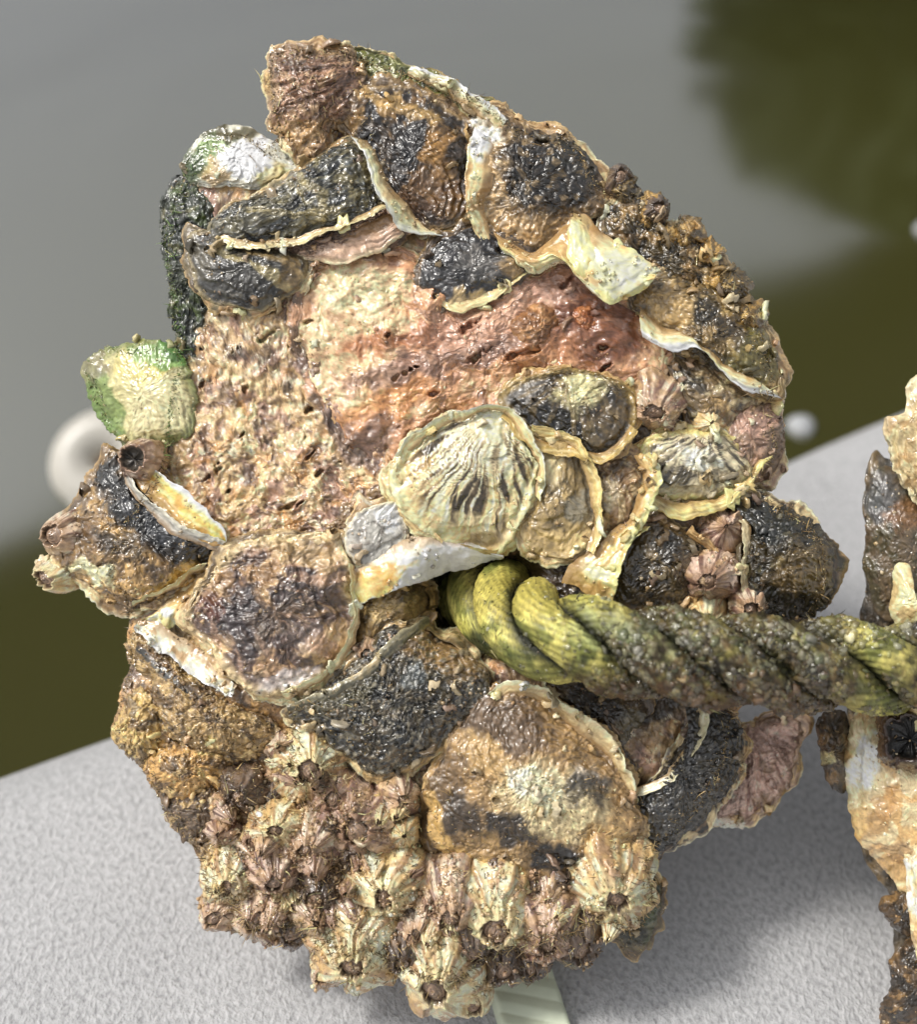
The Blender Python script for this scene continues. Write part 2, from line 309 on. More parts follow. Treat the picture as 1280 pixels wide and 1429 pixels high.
def lip(root, A, B, layers, mat, parent=None, bulge=0., ruf=(.6, 60), thick=.32, seed=1, label=None, name='shell_lip', flat=None, lay=.25, jag=2.5, root_tan=True):
    """a thin ruffled plate between an inner line A and a free edge B, points (px, py, mm above the body)"""
    if flat is None and root_tan: A = [(q[0], q[1], q[2] * .82) for q in A]; B = [(q[0], q[1], q[2] * .86) for q in B]
    L = np.hypot(*np.diff(np.array(A)[:, :2], axis=0).T).sum(); n = int(np.clip(L / 2.2, 60, 260)); Ap, Bp = opened(A, n), opened(B, n)
    wmax = np.hypot(*(Ap - Bp)[:, :2].T).max(); m = int(np.clip(wmax / 2.2, 14, 50)); s = np.linspace(0, 1, m)[:, None]; t = np.linspace(0, 1, n)[None] * L
    jn = jag * (fbm(t / 20, t * 0, seed, 3) + .5 * perlin(t / 5, t * 0, seed + 2)); dirn = (Bp - Ap)[:, :2]; dirn = dirn / np.maximum(np.hypot(*dirn.T), 1)[:, None]
    X = Ap[:, 0] * (1 - s) + Bp[:, 0] * s + dirn[:, 0] * jn * s; Y = Ap[:, 1] * (1 - s) + Bp[:, 1] * s + dirn[:, 1] * jn * s
    zb = (body_z(X, Y) if flat is None else flat + 0 * X)
    zb = .5 * zb + .5 * zb.mean()
    Z = zb + Ap[:, 2] * (1 - s) + Bp[:, 2] * s + bulge * np.sin(math.pi * s) + ruf[0] * s * 1.6 * fbm(t / ruf[1], s * .8, seed + 3, 3)
    Z += lay * (np.abs((s * 5 + 1.2 * fbm(t / 70, s * 2, seed + 4, 3)) % 1 - .2) - .3) + .16 * ridged(X / 13, Y / 13, seed + 5, 2) + .06 * perlin(X / 3.5, Y / 3.5, seed + 6)
    C = paint(layers, X, Y, s + 0 * X, s + 0 * X, t / 40 + 0 * X, seed=seed * 17, fine=.12)
    e = np.sin(np.clip(s, 0, 1) * math.pi) * thick * .5 + thick * .5
    rt_ = (1 - ss(.0, .55, s + .22 * fbm(t / 26, s * 2, seed + 8, 3)))[..., None] * (.75 if root_tan else 0); C = C * (1 - rt_) + lin((158, 118, 66)) * rt_
    top = V3(X, Y, Z); bot = V3(X, Y, Z - e - .25)[::-1]
    V = np.concatenate([top, bot]).reshape(-1, 3); Cc = np.concatenate([C, C[::-1]]).reshape(-1, 3)
    return part(name, V, grid_quads(2 * m, n, wrap=False), Cc, mat, root, label, parent=parent)

def barnacle(root, x, y, R, h, ax=0., ay=0., op=.5, cols=None, seed=1, zo=0., squash=1., rot=0., label=None, flat=None, nplate=6, inner=(104,84,66), lid=True):
    cols = cols or BARN
    nt, nr = int(np.clip(R * 2.4, 60, 150)), int(np.clip(R * .9, 22, 60))
    a = np.linspace(0, 2 * math.pi, nt, endpoint=False)[None]; t = np.linspace(0, 1, nr)[:, None]
    z0 = (float(body_z(x, y)) if flat is None else flat) + zo - 2.0
    hp = h + 2.0
    pl = np.abs(((a / (2 * math.pi) * nplate + .12 * perlin(t * 3, a * 0, seed)) % 1) - .5) * 2
    ribn = perlin(a * 5.2, t * .7, seed + 1) + .6 * perlin(a * 10.5, t * .9, seed + 2)
    wob = 1 + .2 * perlin(np.cos(a) * 1.6 + seed, np.sin(a) * 1.6, seed + 3)
    prof = (1 - (1 - op) * t ** 1.5) * (1 + .10 * np.sin(math.pi * t))
    Rr = R * prof * wob * (1 + .07 * ribn * (1 - .4 * t) - .10 * (pl > .82) * (.3 + t))
    Rr = Rr * (1 + .025 * perlin(a * 3, t * 14, seed + 5))
    zt = hp * t * (1 + .12 * t * (perlin(np.cos(a) * 2.1, np.sin(a) * 2.1 + seed, seed + 4)) - .07 * t * (pl > .8)) + .15 * ribn + .14 * perlin(a * 9, t * 12, seed + 6)
    cr, sr = math.cos(rot), math.sin(rot)
    def place(Rq, zq, tt):
        ex, ey = Rq * np.cos(a), Rq * np.sin(a) * squash
        ex, ey = ex * cr - ey * sr, ex * sr + ey * cr
        k = zq / PXMM
        # tilt: the cone's axis leans by (ax, ay)
        ln = math.sqrt(1 + ax * ax + ay * ay); zz = zq / ln - (ex * ax + ey * ay) * PXMM / ln * tt
        return x + ex + k * ax / ln, y + ey + k * ay / ln, z0 + zz
    X, Y, Z = place(Rr, zt, t ** .6)
    c1, c2, c3, ct = [lin(q) for q in cols]
    stripe = ss(-.05, .35, ribn + .35 * perlin(a * 14, t * 3, seed + 7))[..., None]
    C = c1 * (1 - stripe) + c2 * stripe
    fl = ss(.12, .4, fbm(X / 16, Y / 16, 601, 3))[..., None] * .5; C = C * (1 - fl) + lin((170, 132, 82)) * fl
    mb = ss(.05, .4, fbm(X / 22, Y / 22, seed + 8, 3) + .35 * (1 - t))[..., None]; C = C * (1 - .7 * mb) + c3 * .7 * mb
    mt = ss(.72, 1, t + .25 * fbm(X / 10, Y / 10, seed + 9, 2))[..., None]; C = C * (1 - mt) + ct * mt
    C = C * (1 + .3 * fbm(X / 6, Y / 6, seed + 10, 3))[..., None]
    Vs, Cs = [V3(X, Y, Z)], [C]; ci = lin(inner)
    for f, dz in ((.93, .05), (.86, -.3), (.78, -.14 * hp), (.66, -.26 * hp), (.4, -.32 * hp), (.02, -.34 * hp)):
        x2, y2, z2 = place(Rr[-1:] * f, zt[-1:] * (1 if dz > -1 else 1) + dz, np.ones((1, 1))); Vs.append(V3(x2, y2, z2)); k = 0 if f > .9 else (.5 if f > .8 else 1)
        Cs.append(C[-1:] * (1 - k) + ci * k)
    V = np.concatenate(Vs).reshape(-1, 3); C = np.concatenate(Cs).reshape(-1, 3)
    o = part('barnacle', V, grid_quads(nr + 6, nt), C, M_BARN, root, label)
    if lid and R * op > 4:                                     # the two beaked plates that close the mouth
        m2, n2 = 14, 40; aa = np.linspace(0, 2 * math.pi, n2, endpoint=False)[None]; tt = np.linspace(0, 1, m2)[:, None]
        Rb = R * op * .97 * (1 - tt ** 1.3) * (1 - .18 * (np.abs(np.sin(aa)) < .14))
        ex, ey = Rb * np.cos(aa), Rb * np.sin(aa) * .78 * squash
        ex, ey = ex * cr - ey * sr, ex * sr + ey * cr
        zz = hp * (.80 + .22 * tt * (1 - .25 * np.cos(aa) ** 2)) + .12 * np.sin(tt * 26) ; k = zz / PXMM; ln = math.sqrt(1 + ax * ax + ay * ay)
        X, Y, Z = x + ex + k * ax / ln, y + ey + k * ay / ln, z0 + zz / ln - (ex * ax + ey * ay) * PXMM / ln
        cc = lin((158, 128, 102)) * (1 + .35 * np.sin(tt * 26 + aa))[..., None] * .8 + lin((90, 72, 60)) * .3
        part('operculum', V3(X, Y, Z).reshape(-1, 3), grid_quads(m2, n2), cc.reshape(-1, 3), M_BARN, root, parent=o)
    return o
BARN = [(216,190,164),(142,108,94),(194,160,112),(180,146,112)]
BPINK = [(204,176,154),(134,100,88),(182,146,100),(158,124,98)]
BCREAM = [(226,210,170),(176,140,100),(206,170,104),(214,190,140)]
BDARK = [(130,110,92),(84,66,58),(120,92,62),(96,78,64)]
# ------------------------------------------------------------------ setting: water, far bank, ledge
def simple(name, m, verts, faces, root=None, smooth=False, **kw):
    me = bpy.data.meshes.new(name); me.from_pydata([tuple(v) for v in verts], [], faces); me.update()
    me.materials.append(m); o = bpy.data.objects.new(name, me); COL.objects.link(o)
    if smooth: me.polygons.foreach_set('use_smooth', [True] * len(me.polygons))
    if root: o.parent = root
    return tag(o, **kw)
def water_mat():
    m, t, b = nodes('murky_water'); N, L = t.nodes.new, t.links.new
    b.inputs['Base Color'].default_value = (.050, .049, .013, 1); b.inputs['Roughness'].default_value = .09; b.inputs['IOR'].default_value = 3.7
    tc = N('ShaderNodeTexCoord'); n = N('ShaderNodeTexNoise'); n.inputs['Scale'].default_value = 2.2; n.inputs['Detail'].default_value = 2; n.inputs['Distortion'].default_value = .6
    L(tc.outputs['Object'], n.inputs['Vector']); bp = N('ShaderNodeBump'); bp.inputs['Distance'].default_value = .012; bp.inputs['Strength'].default_value = .6
    L(n.outputs['Fac'], bp.inputs['Height']); L(bp.outputs[0], b.inputs['Normal']); return m
simple('water', water_mat(), [(-300, -60, WATER_Z), (300, -60, WATER_Z), (300, 400, WATER_Z), (-300, 400, WATER_Z)], [(0, 1, 2, 3)], kind='structure')
def plain(name, col, rough=.7, nscale=6, mott=.3, bump=.01):
    m, t, b = nodes(name); N, L = t.nodes.new, t.links.new
    tc = N('ShaderNodeTexCoord'); n = N('ShaderNodeTexNoise'); n.inputs['Scale'].default_value = nscale; n.inputs['Detail'].default_value = 6
    L(tc.outputs['Object'], n.inputs['Vector']); r = N('ShaderNodeValToRGB'); r.color_ramp.elements[0].position = .3; r.color_ramp.elements[1].position = .7
    r.color_ramp.elements[0].color = tuple(c * (1 - mott) for c in col) + (1,); r.color_ramp.elements[1].color = tuple(min(1, c * (1 + mott)) for c in col) + (1,)
    L(n.outputs['Fac'], r.inputs[0]); L(r.outputs[0], b.inputs['Base Color']); b.inputs['Roughness'].default_value = rough
    bp = N('ShaderNodeBump'); bp.inputs['Distance'].default_value = bump; L(n.outputs['Fac'], bp.inputs['Height']); L(bp.outputs[0], b.inputs['Normal']); return m
def ledge_mat():
    m, t, b = nodes('grey_flecked_ledge'); N, L = t.nodes.new, t.links.new
    tc = N('ShaderNodeTexCoord'); mp = N('ShaderNodeMapping'); L(tc.outputs['Object'], mp.inputs[0]); mp.inputs['Scale'].default_value = (1, .75, 1); mp.inputs['Rotation'].default_value = (0, 0, .5)
    g = N('ShaderNodeTexNoise'); g.inputs['Scale'].default_value = 760; g.inputs['Detail'].default_value = 3; g.inputs['Roughness'].default_value = .6
    f = N('ShaderNodeTexNoise'); f.inputs['Scale'].default_value = 1500; f.inputs['Detail'].default_value = 2
    h = N('ShaderNodeTexNoise'); h.inputs['Scale'].default_value = 22; h.inputs['Detail'].default_value = 3
    for n in (g, f, h): L(mp.outputs[0], n.inputs['Vector'])
    r = N('ShaderNodeValToRGB'); e = r.color_ramp.elements; e[0].position = .32; e[0].color = (.30, .30, .305, 1); e[1].position = .62; e[1].color = (.49, .49, .495, 1)
    x = r.color_ramp.elements.new(.46); x.color = (.405, .405, .41, 1)
    L(g.outputs['Fac'], r.inputs[0]); mr = N('ShaderNodeMapRange'); mr.inputs[1].default_value = .3; mr.inputs[2].default_value = .7; mr.inputs[3].default_value = .93; mr.inputs[4].default_value = 1.06
    L(h.outputs['Fac'], mr.inputs[0]); sc = N('ShaderNodeVectorMath'); sc.operation = 'SCALE'; L(r.outputs[0], sc.inputs[0]); L(mr.outputs[0], sc.inputs['Scale']); L(sc.outputs[0], b.inputs['Base Color'])
    b.inputs['Roughness'].default_value = .75
    ad = N('ShaderNodeMath'); ad.operation = 'MULTIPLY_ADD'; ad.inputs[1].default_value = .35; L(f.outputs['Fac'], ad.inputs[0]); L(g.outputs['Fac'], ad.inputs[2])
    bp = N('ShaderNodeBump'); bp.inputs['Distance'].default_value = .0011; bp.inputs['Strength'].default_value = .9; L(ad.outputs[0], bp.inputs['Height']); L(bp.outputs[0], b.inputs['Normal']); return m
M_LEDGE = ledge_mat()
NR = .045                                                       # radius of the ledge's rounded nose
def make_ledge():
    zt = LEDGE_Z - NR * .3
    P, Q = on_plane(60, 1080, zt), on_plane(1160, 613, zt); e = (Q - P).normalized(); n = Vector((e.y, -e.x, 0))     # n points inland
    if n.y > 0: n = -n
    prof = [(1.2, LEDGE_Z), (.5, LEDGE_Z), (.2, LEDGE_Z)] + [(.2 - (.2 - NR) * k / 6, LEDGE_Z) for k in range(1, 6)]
    prof += [(NR * (1 - math.sin(q)), LEDGE_Z - NR * (1 - math.cos(q))) for q in np.linspace(0, math.pi / 2, 26)]
    prof += [(0, -.1), (0, -.3)]
    prof = [(a - NR * .28, z) for a, z in prof]
    ss_ = np.linspace(-1.2, 1.6, 120); V = []
    for d, z in prof:
        for s in ss_:
            wv = .0045 * math.sin((s - .1) * 11) + .0015 * math.sin(s * 37)
            p = P + e * s + n * (d + wv); V.append((p.x, p.y, z))
    k = len(ss_); F = [(i * k + j, (i + 1) * k + j, (i + 1) * k + j + 1, i * k + j + 1) for i in range(len(prof) - 1) for j in range(k - 1)]
    simple('ledge', M_LEDGE, V, F, smooth=True, kind='structure')
make_ledge()
# far bank with a tree, plus an occluder added overhead to darken the reflection
def mirrored(px, py, dist=None, height=None):
    r = ray(px, py); t = (WATER_Z - CAMP.z) / r.z; p = CAMP + r * t; q = Vector((r.x, r.y, -r.z))
    k = dist / math.hypot(q.x, q.y) if dist else (height - p.z) / q.z
    return p + q * k
def bank():
    xs = np.linspace(-60, 60, 61); V = []; 
    for y, z in ((11, -.6), (12.2, .25), (14, .6), (40, 1.0)):
        for x in xs: V.append((x, y + .5 * math.sin(x * .7), z + .12 * math.sin(x * 1.9 + y)))
    F = [(i * 61 + j, i * 61 + j + 1, (i + 1) * 61 + j + 1, (i + 1) * 61 + j) for i in range(3) for j in range(60)]
    simple('far_bank', plain('bank_earth', (.06, .07, .03)), V, F, smooth=True, kind='structure')
bank()
def tree():
    top = mirrored(1185, 318, 14.0); lowl = mirrored(985, 0, 14.0)
    cx, cy = top.x + .9, top.y; base = Vector((cx, cy, .5)); rt = empty('broadleaf_tree', base)
    tag(rt, 'dark rounded broadleaf tree on the far bank, seen only as a reflection in the water', 'tree')
    H = top.z - .5; V, F = [], []
    def limb(p, q, r0, r1, n=8):
        b = len(V); ax = (q - p).normalized(); u = ax.orthogonal().normalized(); v = ax.cross(u)
        for P_, r in ((p, r0), ((p + q) / 2 + u * r0 * .4, (r0 + r1) / 2), (q, r1)):
            for k in range(n):
                a = 6.283 * k / n; V.append(P_ + u * r * math.cos(a) + v * r * math.sin(a))
        for i in range(2):
            for k in range(n): F.append((b + i * n + k, b + i * n + (k + 1) % n, b + (i + 1) * n + (k + 1) % n, b + (i + 1) * n + k))
    limb(Vector((0, 0, -.3)), Vector((.1, 0, H * .45)), .28, .18)
    for k in range(9):
        a = k * 2.4; limb(Vector((.1, 0, H * (.3 + .02 * k))), Vector((math.cos(a) * 1.3, math.sin(a) * 1.3, H * (.55 + .035 * k))), .1, .03)
    simple('trunk', plain('bark', (.09, .07, .05)), V, F, rt, smooth=True)
    V, F = [], []; R = max(1.6, (cx - lowl.x) * 1.0)
    for i in range(9000):
        q = Vector(rng.normal(size=3)).normalized(); rad = .72 + .28 * rng.random() ** .5
        lump = 1 + .06 * math.sin(5 * q.x + 3 * q.z) + .05 * math.sin(7 * q.y - 4 * q.z)
        p = Vector((q.x * R * rad * lump, q.y * R * rad * lump, H * .62 + q.z * H * .36 * rad * lump)); s = .16 + .12 * rng.random()
        a = Vector(rng.normal(size=3)).normalized() * s; b_ = a.orthogonal().normalized() * s * .6; k = len(V)
        V += [p - a, p + b_, p + a, p - b_]; F.append((k, k + 1, k + 2, k + 3))
    simple('crown', plain('foliage', (.055, .075, .02), nscale=2), V, F, rt, kind='stuff')
tree()
def reflection_occluder():  # unseen timber deck put in only to mirror as a dark band
    H = 2.6; A, B = mirrored(85, 755, height=H), mirrored(1150, 392, height=H); e = (B - A).normalized(); n = Vector((e.y, -e.x, 0))
    if n.y > 0: n = -n
    rt = empty('overhead_occluder', Vector((A.x, A.y, H))); tag(rt, 'added dark timber occluder overhead, itself unseen, placed to mirror as a dark band in the water', 'reflection_occluder')
    L0, L1 = -5.0, (mirrored(1285, 340, height=H) - A).dot(e) + 2.0; Wd = 1.9; mm = plain('occluder_timber', (.05, .042, .02), nscale=9)
    npl = 13; pw = Wd / npl
    me0 = None
    for i in range(npl):
        a0, a1 = i * pw + .004, (i + 1) * pw - .004; V = [e * l + n * a + Vector((0, 0, z)) for z in (0, .05) for l in (L0, L1) for a in (a0, a1)]
        simple('occluder_plank', mm, V, [(0, 2, 3, 1), (4, 5, 7, 6), (0, 1, 5, 4), (2, 6, 7, 3), (0, 4, 6, 2), (1, 3, 7, 5)], rt)
    for a in (.25, Wd - .25):
        V = [e * l + n * (a + q) + Vector((0, 0, z)) for z in (-.2, -.002) for l in (L0, L1) for q in (-.06, .06)]
        simple('occluder_beam', mm, V, [(0, 2, 3, 1), (4, 5, 7, 6), (0, 1, 5, 4), (2, 6, 7, 3), (0, 4, 6, 2), (1, 3, 7, 5)], rt)
    for l in (L0 + .3, L1 - .3):
        c = e * l + n * (Wd / 2); V = [c + Vector((.09 * math.cos(k * .785), .09 * math.sin(k * .785), z)) for z in (-3.2, -.2) for k in range(8)]
        simple('occluder_post', mm, V, [(k, (k + 1) % 8, 8 + (k + 1) % 8, 8 + k) for k in range(8)], rt)
reflection_occluder()
# white ring and foam floating on the water
def float_ring():
    c = on_plane(152, 646, WATER_Z + .006); dist = (c - CAMP).dot(Fv); k = dist / FPX; rt = empty('float_ring', c)
    tag(rt, 'blurred white ring float on the water behind the cluster, beside the green-rimmed shell', 'float')
    R, q = 46 * k, 34 * k; m = plain('white_plastic', (.50, .475, .42), .35, 80, .06, .0003); m2 = plain('orange_stain', (.30, .17, .07), .5, 90, .3, .0003)
    def tor(R, q, z, tiltx):
        V, F = [], []; M = Matrix.Rotation(tiltx, 3, 'X')
        for i in range(72):
            a = 6.2832 * i / 72; rr = R * (1 + .04 * math.sin(2 * a + 1))
            for j in range(24):
                b = 6.2832 * j / 24; V.append(M @ Vector(((rr + q * math.cos(b)) * math.cos(a), (rr + q * math.cos(b)) * math.sin(a), z + q * math.sin(b))))
        for i in range(72):
            for j in range(24): F.append((i * 24 + j, (i + 1) % 72 * 24 + j, (i + 1) % 72 * 24 + (j + 1) % 24, i * 24 + (j + 1) % 24))
        return V, F
    V, F = tor(R, q, 0, .62); simple('ring', m, V, F, rt, smooth=True)
    V, F = tor(R * .30, q * .46, -q * .25, .62); simple('lining', m2, V, F, rt, smooth=True)
float_ring()
def foam(px, py, rpx, label):
    c = on_plane(px, py, WATER_Z); dist = (c - CAMP).dot(Fv); r = rpx * dist / FPX; V, F = [], []; n, m_ = 32, 14
    for i in range(m_):
        t = i / (m_ - 1) * math.pi / 2
        for j in range(n):
            a = 6.2832 * j / n; q = r * (1 + .06 * math.sin(3 * a + px)); V.append((q * math.cos(t) * math.cos(a), q * math.cos(t) * math.sin(a), r * .8 * math.sin(t)))
    for i in range(m_ - 1):
        for j in range(n): F.append((i * n + j, i * n + (j + 1) % n, (i + 1) * n + (j + 1) % n, (i + 1) * n + j))
    o = simple('foam_blob', M_FOAM, V, F, smooth=True, label=label, cat='foam', group='foam blobs on the water'); o.location = c
M_FOAM = plain('white_foam', (.34, .35, .36), .5, 300, .2, .0005)
foam(1118, 596, 20, 'small pale foam blob floating just right of the cluster, above the ledge edge')
foam(1290, 322, 14, 'pale foam blob floating at the edge of the tree reflection')
# ribbed strip lying on the ledge
def strip():
    A, B, C_, D_ = (on_plane(*p, LEDGE_Z) for p in ((662, 1318), (752, 1300), (812, 1475), (706, 1475))); n, m_ = 90, 26; V, F = [], []
    for i in range(n):
        for j in range(m_):
            t, s = i / (n - 1), j / (m_ - 1); p = A.lerp(D_, t).lerp(B.lerp(C_, t), s); edge = min(1, min(s, 1 - s) * 14)
            sk = t * 5.2 + s * -.9; z = .0016 + .0022 * edge ** .5 + .0011 * (abs(((sk) % 1) - .5) ** .7) * edge
            V.append((p.x, p.y, LEDGE_Z + z if 0 < j < m_ - 1 else LEDGE_Z - .001))
    for i in range(n - 1):
        for j in range(m_ - 1): F.append((i * m_ + j, (i + 1) * m_ + j, (i + 1) * m_ + j + 1, i * m_ + j + 1))
    c = Vector(V[0]); o = simple('ribbed_strip', plain('pale_green_plastic', (.60, .65, .50), .5, 150, .07, .0002), [Vector(v) - c for v in V], F, smooth=True,
           label='pale greenish white ribbed strip lying on the grey ledge below the shell cluster', cat='strip'); o.location = c
strip()

# ------------------------------------------------------------------ the big oyster cluster
def cluster(name, px, py, z, label):
    b = V3(px, py, z); o = empty(name, to_world(b), VIEW); ROOT[o] = b; tag(o, label, 'oyster cluster'); return o
OC = cluster('oyster_cluster', 610, 1380, -8, 'large crusted clump of oysters and barnacles with a green rope coming out of its middle')
V, Q, C = make_body(); part('crust', V, Q, C, M_CRUST, OC)
S = lambda *a, **k: shell(OC, *a, **k)
CREAM = (232,208,158); YEL = (224,194,110); DK = (40,40,42); DKB = (52,50,52); TAN = (186,148,96); GOLD = (176,138,68); WHITE = (236,230,214); BRN = (110,82,54); OLV = (104,94,44)
# old worn shell in the middle, orange to mauve
S([(412,432),(436,385),(505,352),(590,362),(650,400),(730,390),(800,372),(868,425),(915,470),(925,515),(860,535),(740,545),(690,572),(610,615),(545,652),(505,628),(470,590),(432,520)], 1.2, 2.2,
  [('b',(210,156,112)),('p',(194,138,98),70,.0,.2,.65),('o',(230,186,138),485,480,84,110,15,.8),('o',(232,192,144),505,400,84,38,0,.75),('o',(172,106,62),590,470,130,18,-8,.8),('o',(138,84,58),835,455,76,68,20,.85),('o',(216,148,82),520,580,100,30,-30,.75),
   ('o',(152,118,102),610,505,160,22,-14,.75),('o',(204,160,134),690,440,110,34,-20,.65),('o',(116,90,78),500,622,70,32,-30,.8),('o',(190,128,80),750,500,70,26,-20,.7),('o',(176,136,118),770,400,60,24,0,.6),('p',(228,188,144),40,.16,.1,.55),('p',(132,98,80),30,.24,.08,.6),('p',(160,122,106),18,.28,.08,.45)], M_SHELL, rough=(2.0,.3,.08), seed=3, pit=66, depth=5, jag=4, label='worn orange and mauve old shell pitted with small holes', prof=1.6)
# top left: barnacled block, green rim, big dark and gold shell
S([(376,80),(400,66),(440,72),(490,84),(510,112),(490,160),(452,212),(425,214),(398,196),(376,184),(382,140),(374,110)], 3, 3,
  [('b',(150,112,86)),('rib',(92,66,54),16,.7,.1,1.0),('p',(186,142,110),30,.05,.15,.7),('p',(214,178,132),18,.2,.1,.6),('rim',(160,132,84),.8,1,.5),('o',(190,150,90),420,185,50,26,0,.7)], M_CRUST, umbo=(520,92), rough=(.9,.5,.3), ribs=(12,1.0), seed=4, jag=5, label='pinkish brown striated block at the top left')
S([(440,72),(500,68),(562,90),(612,110),(662,132),(702,160),(694,204),(640,184),(560,146),(500,124),(462,104)], 2, 2,
  [('b',(122,124,62)),('p',(176,176,116),30,.1,.1,.8),('p',(64,72,30),26,.15,.1,.8),('p',(228,222,180),18,.25,.07,.8),('o',(60,64,30),470,84,40,20,10,.8),('o',(196,170,120),640,168,50,24,30,.6)], M_SHELL, rough=(.7,.5,.2), seed=5, jag=4, label='olive green algae-coated shell edge along the top')
S([(470,135),(530,118),(600,134),(652,176),(668,240),(652,300),(604,326),(560,296),(530,252),(502,202)], 4.5, 4,
  [('b',(140,104,58)),('ring',(52,48,46),3.4,.75),('p',(196,154,90),50,.02,.12,.75),('p',(44,42,44),46,.08,.1,.9),('o',(40,42,46),575,190,26,50,20,.9),('o',(44,44,48),530,200,26,60,-25,.85),('o',(170,124,58),608,205,22,30,0,.9),('o',(52,46,44),640,215,16,34,0,.8),('o',(112,76,40),600,275,60,40,0,.75),('o',(196,158,92),560,150,70,16,20,.7),('rim',(206,170,112),.9,1,.5)], M_SHELL, umbo=(600,300), rings=(6,.6), rough=(1.0,.6,.16), seed=6, label='large gold and black banded oyster at the top')
S([(645,182),(692,150),(742,182),(792,190),(830,232),(852,268),(832,302),(792,322),(742,352),(690,338),(655,292),(640,232)], 4, 4,
  [('b',(150,118,74)),('o',(38,37,36),770,235,85,60,30,.95),('o',(44,42,40),720,270,50,30,0,.8),('o',(204,170,118),672,270,34,90,0,.85),('o',(236,226,200),672,200,18,40,20,.9),('p',(120,92,54),26,.18,.1,.7),('o',(196,156,98),740,325,70,26,-10,.85),('p',(222,190,140),20,.28,.08,.7),('o',(60,58,40),800,215,40,30,40,.5),('ring',(120,98,66),6,.4),('sp',(176,148,104),11,.7,.5)], M_DARK, rough=(1.2,.8,.22), seed=7, jag=3.5, label='glossy black crusted oyster at the upper right')
S([(838,270),(870,254),(890,262),(905,296),(945,322),(952,308),(968,326),(986,345),(1000,370),(1032,392),(1056,446),(1070,490),(1010,425),(930,398),(880,372),(846,322)], 1.5, 3,
  [('b',(92,76,42)),('p',(50,44,32),40,.02,.12,.85),('p',(166,130,74),34,.14,.1,.75),('o',(196,154,74),1020,405,40,50,50,.85),('p',(190,170,130),16,.3,.07,.6)], M_DARK, rough=(1.4,1.0,.24), seed=8, jag=9, label='knobbly olive brown crust along the upper right edge')
S([(884,424),(930,392),(992,402),(1042,434),(1078,482),(1092,546),(1050,548),(1010,520),(960,490),(912,468)], 5, 3.5,
  [('b',(140,112,60)),('o',(190,156,96),930,430,40,34,0,.8),('p',(72,62,34),40,.08,.12,.8),('o',(112,104,44),1060,500,40,60,50,.75),('p',(200,170,110),22,.2,.08,.6),('o',(52,46,34),1000,450,50,18,35,.7)], M_DARK, umbo=(900,420), rings=(5,.5), rough=(.9,.6,.18), seed=9, label='olive brown oyster at the right edge with a cream lip')
lip(OC, [(888,425,5),(915,446,6),(960,470,6.5),(1010,500,6),(1052,530,5)], [(898,470,8),(935,492,9),(975,486,9.5),(1005,512,9),(1040,545,8),(1092,552,6)],
  [('b',(232,208,156)),('ring',(198,158,92),3,.6),('rim',WHITE,.6,.95,.8),('p',(206,164,92),30,.2,.1,.6)], M_NACRE, bulge=1.6, seed=9, ruf=(1.6,45))
lip(OC, [(570,108,4),(612,126,5),(652,150,5.5),(690,186,5)], [(578,92,5),(622,108,6.5),(668,130,7),(706,168,6)], [('b',(226,206,160)),('p',(120,124,60),24,.1,.1,.7),('ring',(186,146,90),3,.5),('rim',(240,234,206),.6,.95,.7)], M_NACRE, seed=92, ruf=(1.2,30), bulge=.8, jag=4)
lip(OC, [(690,196,6),(688,240,6.5),(676,290,6),(690,335,5)], [(664,176,7.5),(652,226,8.5),(650,286,8.5),(668,340,6)], [('b',(222,192,136)),('p',(180,138,80),30,.1,.1,.7),('ring',(240,224,180),3,.6),('o',(240,236,220),672,200,20,30,0,.9)], M_NACRE, seed=93, ruf=(1.2,30), bulge=.8, jag=4)
# cream ruffled lips over the middle
lip(OC, [(690,322,5),(740,348,6),(782,322,8),(815,300,9),(838,318,9)], [(706,352,6),(742,382,7),(790,366,9),(846,420,11),(926,382,11)],
  [('b',(228,194,128)),('p',(190,146,84),34,.08,.12,.7),('rim',(240,222,176),.5,.95,.7),('ring',(196,156,94),3,.5),('o',(236,226,176),860,370,50,30,35,.8)], M_NACRE, bulge=2.2, seed=10, ruf=(2.2,40), label='cream ruffled shell lip curling over the upper middle')
lip(OC, [(800,300,9.5),(822,304,10),(846,330,10.5),(880,358,10),(926,380,10)], [(792,330,11),(800,368,11.5),(826,400,11),(852,424,10),(905,404,9)],
  [('b',(236,216,150)),('p',(206,166,92),36,.12,.12,.7),('ring',(244,234,190),3,.5),('rim',(220,182,104),.7,1,.6)], M_NACRE, bulge=1.5, seed=11, ruf=(1.2,50), lay=.35)
S([(584,378),(606,338),(656,322),(718,336),(738,362),(722,396),(690,412),(642,428),(600,410)], 4, 3.5,
  [('b',(48,46,48)),('p',(92,88,88),40,.05,.14,.7),('o',(150,144,136),672,368,36,26,-10,.55),('o',(206,176,122),670,418,60,12,-15,.9),('o',(180,146,92),716,370,18,34,0,.75),('rim',(150,120,80),.93,1,.6),('p',(30,30,32),24,.12,.1,.6)], M_DARK, umbo=(600,345), rings=(5,.3), rough=(.6,.35,.12), seed=12, label='glossy black oyster over the orange shell')
lip(OC, [(600,408,3),(640,414,4),(690,402,4),(728,384,3)], [(612,424,4),(644,434,5),(690,416,5),(742,380,4)], [('b',(222,196,140)),('ring',(180,140,84),3,.5)], M_NACRE, seed=13, ruf=(.8,40))
